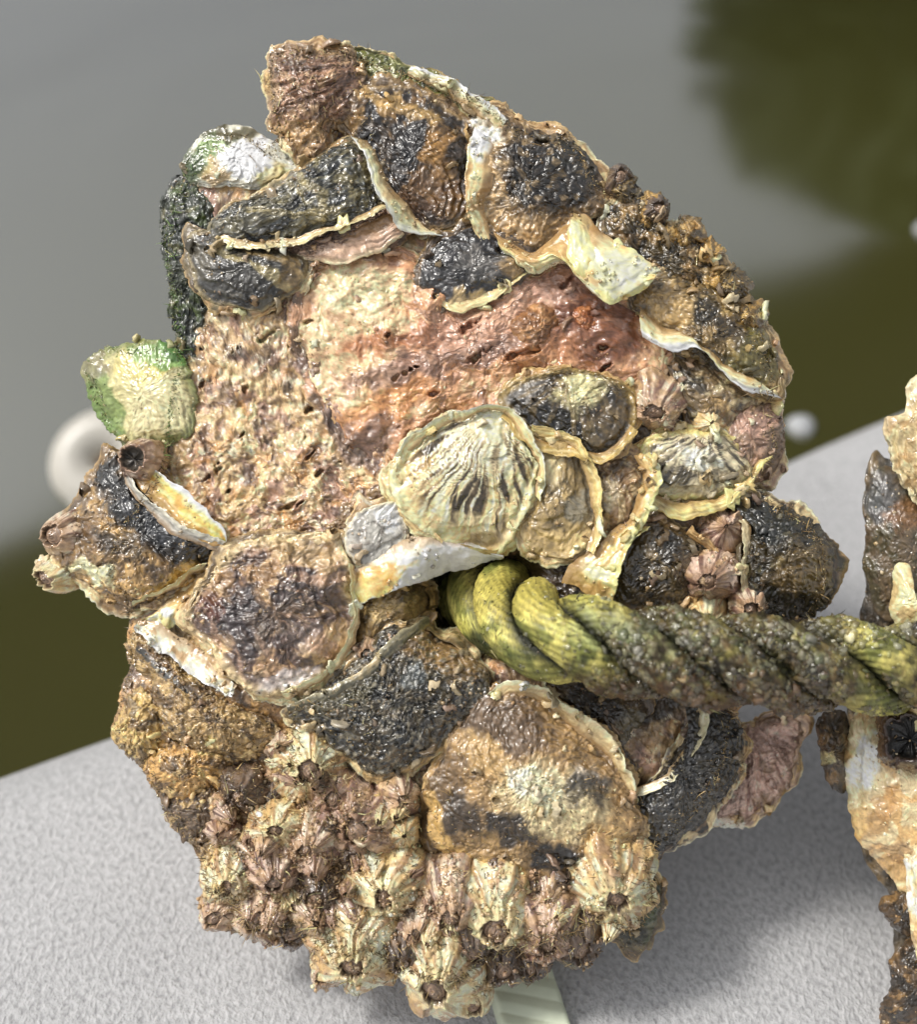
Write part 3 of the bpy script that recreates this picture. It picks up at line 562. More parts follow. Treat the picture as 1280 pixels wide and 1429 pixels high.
# upper left: layered underside, long dark shell, thin fin, small dark shell
S([(318,338),(430,335),(505,300),(548,290),(566,325),(530,350),(478,366),(430,362),(380,350)], 3.4, 2.5,
  [('b',(178,142,116)),('ring',(132,98,82),4,.7),('p',(214,184,150),34,.08,.1,.7),('o',(110,84,72),470,330,60,18,-15,.6)], M_SHELL, umbo=(500,250), rings=(7,1.0), rough=(.5,.3,.12), seed=14, label='pinkish layered shell under the long dark shell')
S([(288,318),(326,284),(378,272),(432,226),(488,198),(518,218),(540,258),(532,288),(490,308),(430,328),(372,338),(312,336)], 6, 5,
  [('b',(78,80,76)),('p',(48,52,56),50,.0,.12,.85),('p',(150,136,84),26,.18,.08,.65),('rib',(160,150,110),9,.45,.1,1.0),('o',(92,88,70),350,300,60,24,-20,.5),('ring',(150,140,100),6,.4),('l',(176,160,110),[(420,250),(450,280),(440,310)],10,.6),('l',(166,150,100),[(350,290),(400,300),(470,290)],7,.6),('rim',(140,126,84),.92,1,.6),('p',(120,128,130),16,.26,.08,.5)], M_DARK, umbo=(560,210), rings=(8,.5), rough=(.8,.5,.16), seed=15, label='long slate grey oyster at the upper left')
lip(OC, [(300,330,5),(370,334,6.5),(430,326,7),(490,304,7.5),(534,282,7)], [(304,340,6),(372,344,8),(432,336,8.5),(494,312,9),(540,288,8)], [('b',(206,190,142)),('ring',(160,136,84),2,.5)], M_NACRE, seed=16, ruf=(.8,50))
lip(OC, [(512,196,6),(534,232,7),(556,272,6.5),(590,318,5)], [(490,190,8),(512,226,10.5),(534,276,10.5),(560,322,9),(618,330,6)], [('b',(226,206,154)),('p',(176,142,88),26,.15,.1,.6),('rim',(240,230,196),.6,.95,.7)], M_NACRE, bulge=1, seed=17, ruf=(1.2,45), label='thin cream fin of shell standing up between the upper oysters')
lip(OC, [(430,334,3.5),(480,322,4.5),(520,304,5),(546,296,5)], [(412,356,3),(470,370,4),(528,352,5),(566,330,5)], [('b',(196,160,130)),('ring',(140,104,84),4,.6),('rim',(226,204,160),.75,1,.7)], M_SHELL, bulge=1, seed=18, ruf=(1,40), lay=.5)
S([(276,322),(330,336),(396,345),(430,364),(424,400),(392,420),(350,434),(300,424),(268,384),(264,345)], 4.5, 4,
  [('b',(100,92,72)),('p',(54,54,54),46,.0,.12,.85),('o',(48,48,48),330,390,50,26,15,.7),('l',(176,160,110),[(300,345),(360,372),(405,405)],8,.7),('l',(166,140,90),[(340,340),(400,372),(424,392)],6,.6),('o',(150,122,72),405,380,22,26,0,.6),('rim',(176,156,108),.9,1,.7)], M_SHELL, umbo=(275,330), rings=(6,.4), rough=(.6,.35,.14), seed=19, label='small grey oyster with tan veins at the left')
S([(252,232),(278,190),(330,174),(372,194),(412,222),(392,254),(330,264),(278,264)], 2, 3.5,
  [('b',(206,200,180)),('ring',(150,146,130),4,.5),('o',(240,240,232),345,222,44,26,20,.9),('o',(110,150,70),286,222,22,40,30,.75),('o',(66,84,40),262,240,24,44,10,.9),('o',(84,92,54),320,186,40,12,0,.8),('o',(200,166,110),300,245,22,16,0,.7),('o',(110,100,72),330,184,50,10,5,.7),('o',(206,180,100),385,245,22,18,0,.7)], M_NACRE, umbo=(270,250), rings=(6,.5), rough=(.7,.6,.1), seed=20, frill=False, label='pearly white broken shell with a green edge at the top left')
S([(246,244),(300,262),(300,320),(284,372),(298,430),(300,500),(262,512),(240,450),(226,362),(222,305)], -1.2, 3,
  [('b',(58,66,46)),('p',(36,46,38),30,.0,.12,.8),('p',(92,108,52),26,.16,.1,.8),('p',(150,140,96),16,.3,.08,.5)], M_CRUST, rough=(1.5,.9,.25), seed=21, jag=9, frill=False, label='dark green algae crust down the left edge')
# pale green-rimmed shell sticking out on the left
S([(113,512),(150,482),(212,478),(250,488),(274,540),(270,598),(232,622),(178,622),(150,602),(124,560)], 3, 5,
  [('b',(192,182,126)),('rib',(214,204,156),12,.5,.1,.95),('o',(206,194,146),230,570,56,50,0,.85),('o',(196,180,104),190,512,50,22,0,.7),('rim',(112,124,62),.72,.99,.8),('o',(92,150,62),232,498,56,16,8,.75),('o',(104,140,62),142,560,20,64,-20,.75),('o',(70,112,50),250,492,24,10,10,.7),('o',(140,128,96),132,512,24,20,20,.75)], M_NACRE, umbo=(240,620), rings=(4,.35), rough=(.7,.4,.14), seed=22, jag=4.5, frill=False, label='pale cream shell with a bright green algae rim on the left', tilt=(1.2,0))
# dark oyster with yellow lips, lower left
S([(158,628),(200,660),(250,692),(300,730),(318,760),(292,800),(242,826),(182,852),(132,822),(86,792),(80,742),(110,702),(140,664)], 2.5, 6,
  [('b',(140,108,62)),('o',(34,34,36),190,705,40,84,-48,.97),('o',(36,34,34),256,768,66,24,25,.92),('o',(34,34,36),150,655,14,30,10,.9),('o',(190,150,84),170,752,60,12,35,.7),('o',(52,46,40),170,760,40,16,20,.7),('p',(192,152,86),40,.05,.12,.75),('o',(112,84,52),110,752,34,40,0,.6),('o',(230,216,164),130,800,34,14,15,.85),('p',(86,66,46),26,.2,.1,.7),('o',(90,92,98),215,730,50,12,40,.6),('o',(200,156,74),250,805,40,14,-15,.8)], M_DARK, umbo=(330,770), rings=(5,1.1), rough=(1.2,.7,.2), seed=23, jag=4, label='black and gold oyster with parted lips at the left edge')
lip(OC, [(172,640,6),(206,690,7.5),(252,738,8),(300,762,7),(318,760,6)], [(190,640,7),(236,668,9),(282,706,9),(316,742,8),(320,758,6.5)], [('b',(226,190,96)),('ring',(240,226,170),3,.6),('p',(206,150,60),22,.1,.12,.7),('rim',(244,238,206),.72,.95,.9)], M_NACRE, bulge=-.6, seed=24, ruf=(.6,50), label='yellow inner lip of the parted black and gold oyster')
lip(OC, [(160,632,6.5),(186,690,8),(240,744,8.6),(306,770,7)], [(172,628,8),(198,684,9.6),(252,732,9.8),(320,758,7.4)], [('b',(176,172,160)),('ring',(90,86,80),2,.6),('rim',(220,212,186),.6,1,.7)], M_NACRE, seed=25, ruf=(.7,40))
lip(OC, [(180,848,3),(232,822,4),(280,800,4)], [(186,838,5),(236,812,6.5),(288,786,6)], [('b',(226,204,150)),('ring',(190,150,80),2,.5)], M_NACRE, seed=26)
barnacle(OC, 206, 642, 30, 6, ax=-.5, ay=-.1, op=.66, cols=BPINK, seed=31, zo=6, lid=False, inner=(92,84,74))
# big brown oyster with purple patches
S([(266,826),(306,782),(350,757),(420,745),(468,752),(490,798),(496,868),(480,920),(440,952),(390,972),(332,952),(290,904),(262,864)], 6, 5,
  [('b',(168,132,92)),('p',(206,172,124),46,.1,.12,.8),('p',(100,78,72),44,.02,.1,.85),('o',(70,66,72),345,870,60,44,30,.75),('o',(80,74,78),420,830,50,30,-30,.6),('o',(110,52,28),300,845,26,14,30,.8),('rib',(200,160,130),12,.5,.55,.95),('o',(190,160,110),420,770,60,20,10,.7),('rim',(214,188,136),.86,.97,.8),('o',(206,196,190),400,950,50,18,-15,.7),('o',(150,136,130),420,880,30,20,0,.4)], M_SHELL, umbo=(300,800), rings=(7,.7), ribs=(9,.5), rough=(1.0,.7,.2), seed=27, label='big brown oyster with purple grey patches in the lower left')
lip(OC, [(286,800,3.5),(250,828,3),(212,862,3)], [(270,850,4),(230,880,4),(192,868,3.5)], [('b',(226,196,130)),('p',(240,232,200),30,.05,.1,.7),('o',(190,140,60),260,850,20,14,0,.7)], M_NACRE, seed=28, bulge=1.5, ruf=(1.5,30))
lip(OC, [(196,866,3),(232,876,4),(282,914,4.5),(330,958,4.5)], [(188,874,4.5),(222,908,5.5),(272,944,6),(322,976,5.5)], [('b',(228,214,180)),('p',(222,206,170),20,.1,.1,.6),('p',(180,136,80),22,.1,.1,.75),('rim',(250,246,232),.7,1,.6)], M_NACRE, seed=29, ruf=(1.4,30), label='white broken shell lip under the big brown oyster')
lip(OC, [(196,892,2),(240,930,2.5),(300,975,2.6),(380,1000,2.5)], [(190,910,1.6),(226,962,2),(292,1002,2),(384,1024,1.6)], [('b',(64,66,66)),('ring',(120,112,90),3,.6),('rim',(176,140,74),.55,.9,.8)], M_DARK, seed=30, ruf=(.8,50), bulge=.8)
lip(OC, [(494,790,6.5),(500,850,7),(490,905,7.5),(452,950,7),(400,976,6)], [(484,786,8),(490,850,8.6),(478,904,8.8),(440,944,8.4),(392,966,7.5)], [('b',(222,200,150)),('ring',(176,142,84),2,.5)], M_NACRE, seed=33, ruf=(.5,50), lay=.15)
# black grainy oyster in the lower middle
S([(402,990),(450,962),(490,922),(540,882),(590,872),(640,896),(682,940),(672,980),(632,1020),(582,1062),(530,1080),(482,1054),(432,1016)], 5, 5,
  [('b',(62,60,54)),('p',(36,38,38),40,.0,.12,.85),('o',(158,126,78),625,905,76,44,25,.9),('p',(110,98,72),18,.1,.1,.6),('sp',(150,142,122),8,.45,.75),('ring',(128,106,70),5,.4),('o',(104,98,70),470,975,60,20,-20,.6),('o',(150,158,160),575,945,24,14,-30,.5),('rim',(112,96,60),.92,1,.7)], M_DARK, umbo=(640,870), rings=(6,.4), rough=(.8,.4,.42), seed=34, jag=2.5, label='black grainy oyster below the rope hole')
lip(OC, [(404,996,5),(462,990,6.5),(520,960,7.5),(560,920,7),(600,876,5)], [(398,984,6),(452,964,8),(504,934,9),(546,890,8.5),(596,862,6)], [('b',(88,84,64)),('ring',(170,158,120),3,.6),('rim',(176,166,130),.7,1,.7),('o',(206,180,130),500,930,30,16,-40,.7)], M_NACRE, seed=35, bulge=.8, ruf=(.6,60))
S([(490,852),(540,818),(590,816),(606,846),(590,862),(545,884),(505,905),(488,880)], 2, 3,
  [('b',(150,122,74)),('p',(92,76,50),30,.05,.1,.8),('o',(206,174,110),530,850,40,14,-20,.7)], M_SHELL, rough=(.8,.5,.2), seed=36, label='brown shell under the white lip')
# white lip and pearly bit left of the hole
S([(486,742),(518,706),(556,699),(568,740),(542,772),(500,788)], 4, 3,
  [('b',(176,172,162)),('ring',(110,104,98),3,.6),('o',(232,230,224),545,720,22,22,0,.8),('p',(90,76,64),20,.2,.1,.6),('rim',(222,206,168),.84,1,.8)], M_NACRE, umbo=(560,700), rings=(4,.5), rough=(.5,.4,.08), cup=1.5, seed=37, label='small pearly cupped shell beside the white lip')
lip(OC, [(492,782,5),(540,758,6.5),(596,742,7),(650,748,7),(702,772,6)], [(494,846,8),(530,832,9.5),(580,814,10.5),(630,800,10.5),(702,779,7)], [('b',(238,232,212)),('o',(224,176,76),520,812,50,26,-30,.9),('o',(206,150,60),545,800,36,8,-25,.6),('ring',(214,200,160),2,.35),('o',(214,218,222),640,772,50,14,10,.7)], M_NACRE, bulge=2, seed=38, ruf=(1.0,60), lay=.12, jag=1.5, label='white and yellow shell lip above the rope hole')
# the fan oyster, its neighbours on the right
S([(690,566),(722,600),(749,650),(742,692),(722,742),(690,772),(640,766),(590,742),(555,712),(547,670),(564,630),(602,600),(650,578)], 5, 5,
  [('b',(220,194,138)),('p',(206,168,104),34,.15,.1,.5),('o',(230,212,168),670,620,66,56,0,.8),('rib',(238,224,186),16,.55,.05,.9),('rib',(58,48,36),17,.95,.46,.84),('rib',(104,86,60),26,.75,.25,.75),('o',(206,166,96),580,665,30,44,0,.4),('o',(92,74,50),690,748,46,18,-20,.6),('o',(228,206,152),655,732,34,14,10,.6),('rim',(232,208,150),.86,.97,.85)], M_NACRE, umbo=(694,572), rings=(6,.5), ribs=(16,.15), rough=(.5,.3,.1), rim=1.0, seed=39, jag=2, label='fan-shaped pale oyster with dark rays in the middle')
lip(OC, [(564,640,6),(602,606,7),(650,584,7.5),(692,570,7),(728,606,7),(752,650,7),(744,690,6)], [(550,634,7),(592,594,8.5),(642,572,9),(694,560,9),(742,600,9),(764,652,8.5),(752,700,7)], [('b',(228,204,146)),('ring',(192,158,94),2,.5),('rim',(240,226,186),.6,1,.6)], M_NACRE, seed=40, ruf=(.6,40), lay=.2)
S([(738,612),(792,610),(816,652),(835,700),(832,746),(800,780),(755,772),(728,742),(742,690)], 4, 4,
  [('b',(176,150,98)),('p',(120,102,68),40,.05,.12,.7),('rib',(90,78,56),8,.45,.35,.9),('o',(214,196,146),765,650,26,30,0,.7),('o',(150,146,130),812,712,20,28,0,.6),('o',(222,190,126),790,755,36,18,0,.7),('rim',(206,180,124),.88,1,.8)], M_NACRE, umbo=(745,608), rings=(6,.5), rough=(.6,.35,.12), rim=.8, seed=41, label='translucent yellowish oyster right of the fan-shaped one')
lip(OC, [(740,604,6),(790,622,7),(818,668,7),(830,720,6.5),(818,764,6)], [(744,592,7),(800,608,9),(832,662,9),(844,722,8.5),(830,772,7)], [('b',(206,180,110)),('ring',(230,214,160),2,.6)], M_NACRE, seed=42, ruf=(.6,40))
S([(698,548),(742,522),(812,518),(862,524),(888,560),(882,602),(842,636),(790,626),(742,602),(705,574)], 5, 4.5,
  [('b',(74,64,50)),('o',(40,38,36),770,590,70,26,10,.9),('o',(220,208,152),812,545,34,28,0,.9),('o',(150,146,140),730,545,30,22,-20,.75),('rib',(150,126,78),10,.5,.2,.8),('p',(120,96,60),26,.2,.1,.6),('rim',(170,140,66),.84,.96,.8),('o',(120,98,60),860,590,22,36,30,.6)], M_DARK, umbo=(800,518), rings=(6,.5), ribs=(8,.4), rough=(.7,.5,.15), rim=.8, seed=43, label='glossy black and gold oyster with a pale bump above the fan shell')
lip(OC, [(704,572,6),(745,604,7),(792,624,7),(842,628,7),(880,596,6.5)], [(698,582,7),(740,622,8),(794,642,8.5),(850,642,8.5),(894,602,7.5)], [('b',(186,156,84)),('ring',(222,204,150),2,.6),('p',(130,108,44),26,.15,.1,.6)], M_NACRE, seed=44, ruf=(.7,45))
S([(826,640),(880,634),(912,650),(915,690),(890,724),(868,752),(838,744),(820,700)], 3, 3.5,
  [('b',(146,114,76)),('p',(84,68,50),30,.08,.1,.8),('rib',(206,186,140),8,.5,.2,.9),('o',(210,196,160),850,690,18,26,0,.5)], M_SHELL, rings=(5,.4), rough=(.7,.5,.15), seed=45, umbo=(860,636), label='brownish oyster between two yellow lips')
lip(OC, [(884,636,6),(898,670,7),(886,706,7),(862,742,6),(830,772,5),(812,810,4)], [(906,630,8),(926,668,9.5),(912,706,10),(890,744,9),(862,790,8.5),(836,826,7)], [('b',(214,182,116)),('ring',(240,222,170),3,.6),('p',(190,146,74),30,.15,.1,.6),('rim',(236,216,140),.7,1,.7)], M_NACRE, bulge=.8, seed=46, ruf=(1.6,40), label='yellow ruffled lip running down beside the round striped oyster')
S([(894,626),(950,600),(1010,604),(1062,640),(1040,672),(1000,696),(950,704),(906,690),(886,656)], 5, 4,
  [('b',(200,186,150)),('rib',(64,58,52),10,.85,.15,.8),('p',(120,104,78),26,.2,.1,.6),('o',(232,224,200),970,640,40,20,10,.6),('o',(60,56,52),950,670,30,10,10,.6),('rim',(216,192,110),.8,.95,.8)], M_NACRE, umbo=(985,598), rings=(5,.4), ribs=(12,.5), rough=(.6,.4,.12), seed=47, label='round white oyster with black stripes at the right')
lip(OC, [(896,660,6),(914,690,7),(952,704,7.5),(1002,694,7.5),(1042,668,7),(1062,640,6)], [(892,680,7),(912,710,8.5),(954,724,9),(1012,708,9),(1050,674,8),(1080,632,7)], [('b',(212,190,116)),('p',(150,120,70),24,.12,.1,.6),('ring',(238,224,170),3,.6),('rim',(206,170,80),.8,1,.5)], M_NACRE, seed=48, bulge=.8, ruf=(.9,40), lay=.4)
S([(852,838),(866,772),(892,736),(938,726),(978,746),(984,786),(960,836),(908,850)], 4, 3.5,
  [('b',(84,70,44)),('p',(52,44,32),34,.05,.12,.8),('rib',(124,104,66),9,.45,.2,.9),('p',(150,122,76),22,.22,.1,.5),('rim',(170,136,86),.9,1,.7)], M_DARK, umbo=(930,850), rings=(5,.3), rough=(.6,.4,.2), seed=49, label='dark brown translucent oyster just above the rope')
lip(OC, [(866,730,5),(840,756,6),(806,780,5),(780,812,4)], [(906,734,8),(878,766,9.5),(862,810,9.5),(852,840,7)], [('b',(214,184,112)),('o',(236,222,170),840,790,30,20,-40,.8),('p',(170,128,66),28,.15,.1,.7),('rim',(232,210,140),.75,1,.7)], M_NACRE, bulge=-.8, seed=50, ruf=(1.3,40), label='cream inner lip beside the dark oyster above the rope')
lip(OC, [(960,838,5),(978,800,6),(984,768,6),(960,740,6)], [(972,846,6),(992,804,8),(998,764,8),(966,730,8)], [('b',(176,140,86)),('ring',(214,186,130),2,.6)], M_NACRE, seed=51)
# right edge: pink barnacle clump and dark lump with white streak
S([(940,500),(985,508),(1012,530),(1050,556),(1030,590),(985,598),(950,560)], 3.5, 3.5,
  [('b',(140,118,84)),('p',(66,60,48),30,.05,.1,.8),('p',(206,190,146),24,.18,.1,.6),('o',(170,136,80),1000,566,30,14,10,.7)], M_DARK, umbo=(950,500), rings=(5,.6), rough=(.7,.5,.15), seed=52, label='small olive shell under the cream lip at the right')
S([(1000,604),(1040,566),(1084,560),(1092,626),(1074,664),(1040,676),(1012,650)], 2.5, 5,
  [('b',(170,136,112)),('ring',(120,92,80),5,.6),('p',(140,120,92),34,.1,.12,.6),('o',(190,150,130),1050,592,36,20,-15,.7),('o',(110,92,70),1084,620,16,44,0,.6)], M_BARN, umbo=(1084,560), rings=(6,.5), rough=(.7,.4,.14), seed=53, label='pinkish banded shell at the right edge')
S([(1010,690),(1052,700),(1090,706),(1124,722),(1154,748),(1164,792),(1150,850),(1090,868),(1040,850),(1030,790),(1050,740)], 2.5, 6,
  [('b',(74,62,36)),('p',(44,42,32),50,.0,.12,.85),('o',(130,104,54),1120,800,50,40,0,.75),('o',(40,36,26),1110,850,50,26,0,.8),('o',(46,50,46),1060,730,44,30,30,.8),('p',(150,140,100),18,.28,.08,.5)], M_DARK, rough=(1.6,1.0,.25), seed=54, jag=6, label='dark olive knob of crust at the right edge')
lip(OC, [(1046,728,5),(1056,770,6),(1050,810,6),(1062,850,5)], [(1032,728,6),(1040,772,8),(1032,812,8),(1046,850,6)], [('b',(206,190,150)),('ring',(150,120,80),2,.5)], M_NACRE, seed=55, ruf=(1.5,25))
# lower right: big pale oyster, black oyster, pink fragment
S([(590,1112),(618,1052),(678,964),(722,958),(782,988),(850,1042),(886,1100),(898,1150),(872,1190),(800,1226),(722,1222),(652,1206),(612,1182)], 6, 6,
  [('b',(170,136,86)),('o',(112,90,70),700,1010,80,44,20,.85),('o',(196,160,100),690,1060,60,26,40,.7),('o',(206,186,138),770,1120,84,54,20,.9),('o',(224,210,170),760,1100,50,34,20,.7),('o',(206,198,180),725,1092,34,12,40,.6),('o',(196,190,176),815,1085,20,24,0,.6),('o',(44,40,38),820,1100,30,24,0,.75),('o',(62,52,46),640,1140,34,34,20,.85),('o',(52,46,44),715,1156,46,26,15,.9),('o',(30,30,32),775,1200,46,26,5,.95),('o',(96,74,52),620,1085,30,50,30,.6),('l',(206,166,92),[(600,1112),(612,1160),(650,1200),(720,1216)],12,.8),('p',(86,66,52),24,.3,.08,.5),('o',(196,160,100),850,1170,40,26,0,.7),('o',(130,104,72),850,1050,40,20,45,.6)], M_SHELL, umbo=(890,1150), rings=(5,.6), rough=(.9,.5,.22), seed=56, label='big pale oyster with black blotches in the lower right')
lip(OC, [(684,980,6),(722,968,7.5),(778,998,8),(842,1054,8),(876,1104,7)], [(680,966,7.5),(722,948,9),(784,976,10),(860,1034,10),(890,1104,8)], [('b',(206,182,130)),('ring',(160,124,74),2,.6),('rim',(224,210,170),.6,1,.7)], M_NACRE, seed=57, ruf=(.8,45))
S([(756,952),(800,948),(850,962),(900,974),(890,1030),(884,1078),(850,1040),(800,1000),(770,984)], 0, 3,
  [('b',(92,72,46)),('o',(48,42,34),830,980,50,26,20,.85),('p',(150,128,88),26,.16,.1,.6),('o',(120,110,80),880,1010,26,30,0,.7)], M_DARK, rough=(.7,.5,.16), seed=58, label='brown inner shell between the pale oyster and the black one')
S([(960,976),(1000,984),(1026,1004),(1036,1058),(1012,1110),(964,1158),(914,1196),(890,1170),(886,1112),(930,1070),(960,1020)], 4, 6,
  [('b',(46,46,46)),('p',(30,31,32),40,.0,.12,.8),('p',(78,72,58),20,.18,.1,.6),('sp',(110,104,92),8,.6,.5),('o',(66,58,40),960,1140,50,20,-40,.6),('ring',(96,84,60),6,.45)], M_DARK, umbo=(930,1010), rings=(7,.35), rough=(.7,.4,.3), seed=59, jag=2.5, label='black rounded oyster at the lower right')
lip(OC, [(972,986,5),(968,1024,6.5),(946,1060,7),(912,1090,7),(880,1104,6)], [(986,980,6.5),(986,1024,8.5),(962,1068,9),(918,1100,8.5),(882,1112,7)], [('b',(196,186,146)),('ring',(232,226,196),2,.6)], M_NACRE, seed=60, ruf=(.6,35), lay=.2, label='cream curved lip of the black rounded oyster')
lip(OC, [(752,950,6),(758,976,7),(780,990,7)], [(760,948,7.5),(766,970,9),(790,984,9)], [('b',(220,206,160))], M_NACRE, seed=61)
S([(1036,1012),(1116,1004),(1112,1052),(1092,1100),(1044,1150),(1014,1142),(990,1152),(1000,1118),(1034,1072)], -7, 4,
  [('b',(204,168,150)),('rib',(140,104,92),14,.7,.1,1),('p',(140,112,80),30,.15,.12,.7),('rim',(130,106,70),.84,1,.6),('o',(206,170,156),1070,1030,40,16,-10,.6)], M_BARN, umbo=(1040,1000), ribs=(14,.9), rough=(.6,.4,.2), seed=62, jag=5, depth=16, label='pink striated barnacle fragment at the lower right')
lip(OC, [(1004,1120,-6),(1020,1140,-6),(1046,1140,-6)], [(980,1146,-6),(1012,1156,-5),(1036,1160,-5)], [('b',(216,196,176))], M_NACRE, seed=63)
S([(858,1240),(890,1200),(914,1216),(920,1270),(894,1322),(842,1304),(826,1276)], 0, 3,
  [('b',(120,104,66)),('p',(170,146,90),30,.05,.1,.7),('o',(50,76,40),908,1260,14,50,0,.85),('o',(52,56,40),880,1306,30,16,0,.8)], M_CRUST, rough=(.9,.6,.22), seed=64, jag=4, label='green-edged crust at the bottom right of the cluster')
# left lower crust bulges
for sd_, O_, cols_ in ((65, [(152,1024),(172,982),(196,960),(222,990),(220,1040),(200,1070)], (206,170,100)), (66, [(204,1060),(250,1036),(310,1050),(320,1086),(270,1110),(216,1100)], (200,154,84)), (67, [(212,950),(290,970),(372,1000),(400,1030),(360,1060),(290,1050),(230,1020)], (172,140,88)), (68, [(240,1110),(300,1092),(330,1120),(318,1166),(270,1176),(240,1146)], (116,92,66)), (69, [(282,1180),(330,1150),(356,1190),(350,1240),(310,1252),(284,1230)], (176,148,96)), (70, [(190,880),(240,905),(300,960),(280,990),(220,960),(184,925)], (150,120,70))):
    S(O_, 1, 3.5, [('b', cols_), ('p',(110,84,54),30,.1,.12,.8),('p',(222,188,124),18,.2,.08,.6),('p',(66,54,42),22,.28,.08,.6)], M_CRUST, rough=(1.2,.8,.36), seed=sd_, jag=7, depth=5, name='crust_lump')
S([(716,446),(740,424),(768,428),(782,452),(770,480),(742,486),(722,472)], 3.2, 3.5, [('b',(156,106,62)),('p',(196,146,92),24,.1,.1,.7),('o',(120,78,46),760,470,20,10,20,.7)], M_CRUST, rough=(.8,.4,.12), seed=94, depth=5, name='crust_lump')
S([(786,436),(806,420),(832,430),(838,452),(816,466),(792,458)], 2.2, 2.5, [('b',(166,96,50)),('p',(196,130,76),20,.1,.1,.7)], M_CRUST, rough=(.8,.4,.12), seed=95, depth=5, name='crust_lump')
for q_, (lx, ly, lr) in enumerate(((962,326,24),(990,352,20),(1020,396,28),(1046,440,26),(905,300,26),(868,262,22),(930,330,22))):
    S([(lx + lr * (1 + .3 * math.sin(q_ + k_ * 2.3)) * math.cos(k_ * .785), ly + lr * (1 + .25 * math.cos(q_ * 2 + k_ * 1.7)) * math.sin(k_ * .785)) for k_ in range(8)], 2.5, 5, [('b',((168,132,70),(196,154,80),(120,98,56))[q_ % 3]),('p',(84,68,40),20,.05,.1,.7),('p',(214,180,110),16,.2,.08,.6)], M_CRUST, rough=(1.6,.8,.22), seed=110 + q_, jag=6, depth=7, name='crust_lump')
# barnacles
for (x, y, R, h, ax, ay, op, cs, zo) in (
  (918,556,42,7.0,-0.10,0.35,0.36,BARN,2),(985,585,26,4.0,0.30,0.20,0.16,BCREAM,3),(1000,800,40,7.0,-0.20,0.20,0.32,BPINK,4),(1010,745,36,5.0,0.10,-0.30,0.12,BPINK,3),(985,842,26,6.0,0.00,0.50,0.40,BCREAM,3),(1040,840,30,7.0,0.20,0.20,0.45,BARN,4),
  
  (430,1066,52,8.0,0.05,0.20,0.38,BCREAM,2),(345,1100,40,7.0,-0.30,0.30,0.38,BDARK,2),
  (388,1152,47,7.6,-0.10,0.15,0.30,BCREAM,4),(440,1160,49,9.5,-0.30,0.52,0.26,BARN,3),(380,1200,40,8.5,0.00,0.68,0.48,BPINK,4),(330,1210,49,8.5,-0.30,0.68,0.37,BCREAM,2),(372,1262,49,7.6,-0.30,0.68,0.37,BARN,1),(318,1262,38,6.6,-0.50,0.57,0.37,BARN,0),(410,1278,38,6.6,-0.10,0.78,0.42,BDARK,1),
  (510,1150,67,10.4,-0.25,0.19,0.36,BPINK,2),(470,1112,45,6.6,-0.10,0.08,0.30,BPINK,2),(450,1236,45,8.5,-0.20,0.51,0.48,BDARK,3),(505,1190,34,6.6,-0.30,0.33,0.46,BDARK,3),
  (540,1222,60,11.4,-0.10,0.57,0.27,BCREAM,4),(625,1236,56,12.3,0.05,1.02,0.32,BARN,4),(692,1250,65,12.3,0.00,1.02,0.33,BCREAM,4),(760,1274,52,11.4,0.10,1.02,0.33,BPINK,3),(850,1214,67,11.4,0.20,0.90,0.27,BCREAM,4),(806,1290,45,9.5,0.20,0.90,0.42,BDARK,2),
  (500,1302,72,12.3,-0.20,0.90,0.27,BCREAM,3),(612,1338,69,12.3,-0.10,0.78,0.46,BCREAM,4),(648,1366,38,8.5,0.30,1.02,0.42,BCREAM,3),(560,1300,40,9.5,0.00,1.02,0.46,BDARK,3),(700,1316,45,9.5,0.10,1.02,0.46,BDARK,1),(585,1262,36,9.5,-0.10,1.02,0.37,BARN,4),(655,1290,38,9.5,0.10,1.12,0.46,BDARK,3),(470,1330,38,8.5,-0.50,0.90,0.37,BARN,1),(740,1322,34,7.6,0.10,1.02,0.46,BDARK,0),
  (108,742,34,8.0,-0.70,0.10,0.42,BARN,2),(98,792,28,8.0,-0.80,0.30,0.50,BCREAM,0),(556,900,30,6.0,-0.10,0.20,0.40,BPINK,1),(520,905,26,5.0,-0.20,0.20,0.40,BARN,1),
  (860,260,22,4.0,0.20,-0.40,0.40,BDARK,3),(905,300,26,5.0,0.40,-0.30,0.35,BDARK,3)):
    if y > 1030 and x < 900: R *= 1.02; h *= .82; op = min(op * .9, .34)
    sdb = int(x * 7 + y * 3) % 997
    barnacle(OC, x, y, R, h, ax, ay, op, cs, seed=sdb, zo=zo, rot=sdb * .1, squash=.82 + .3 * ((sdb % 10) / 10))

rb = np.random.default_rng(23); nb = 0
while nb < 85:                                                  # the small crowded ones between them
    x, y = rb.uniform(250, 900), rb.uniform(1040, 1370)
    if body_r(np.array(x), np.array(y)) > .985 or (600 < x < 890 and y < 1200) or (x > 430 and y < 1080) or y < 1420 - x * 1.0: continue
    nb += 1; barnacle(OC, x, y, rb.uniform(14, 33), rb.uniform(4, 9), rb.uniform(-.5, .4), rb.uniform(.1, 1.2) * ss(1000, 1250, y), rb.uniform(.14, .3), [BARN, BPINK, BCREAM, BPINK, BCREAM, BDARK, BARN][nb % 7], seed=700 + nb, zo=rb.uniform(1, 5), rot=rb.uniform(0, 6), squash=rb.uniform(.65, 1.1))
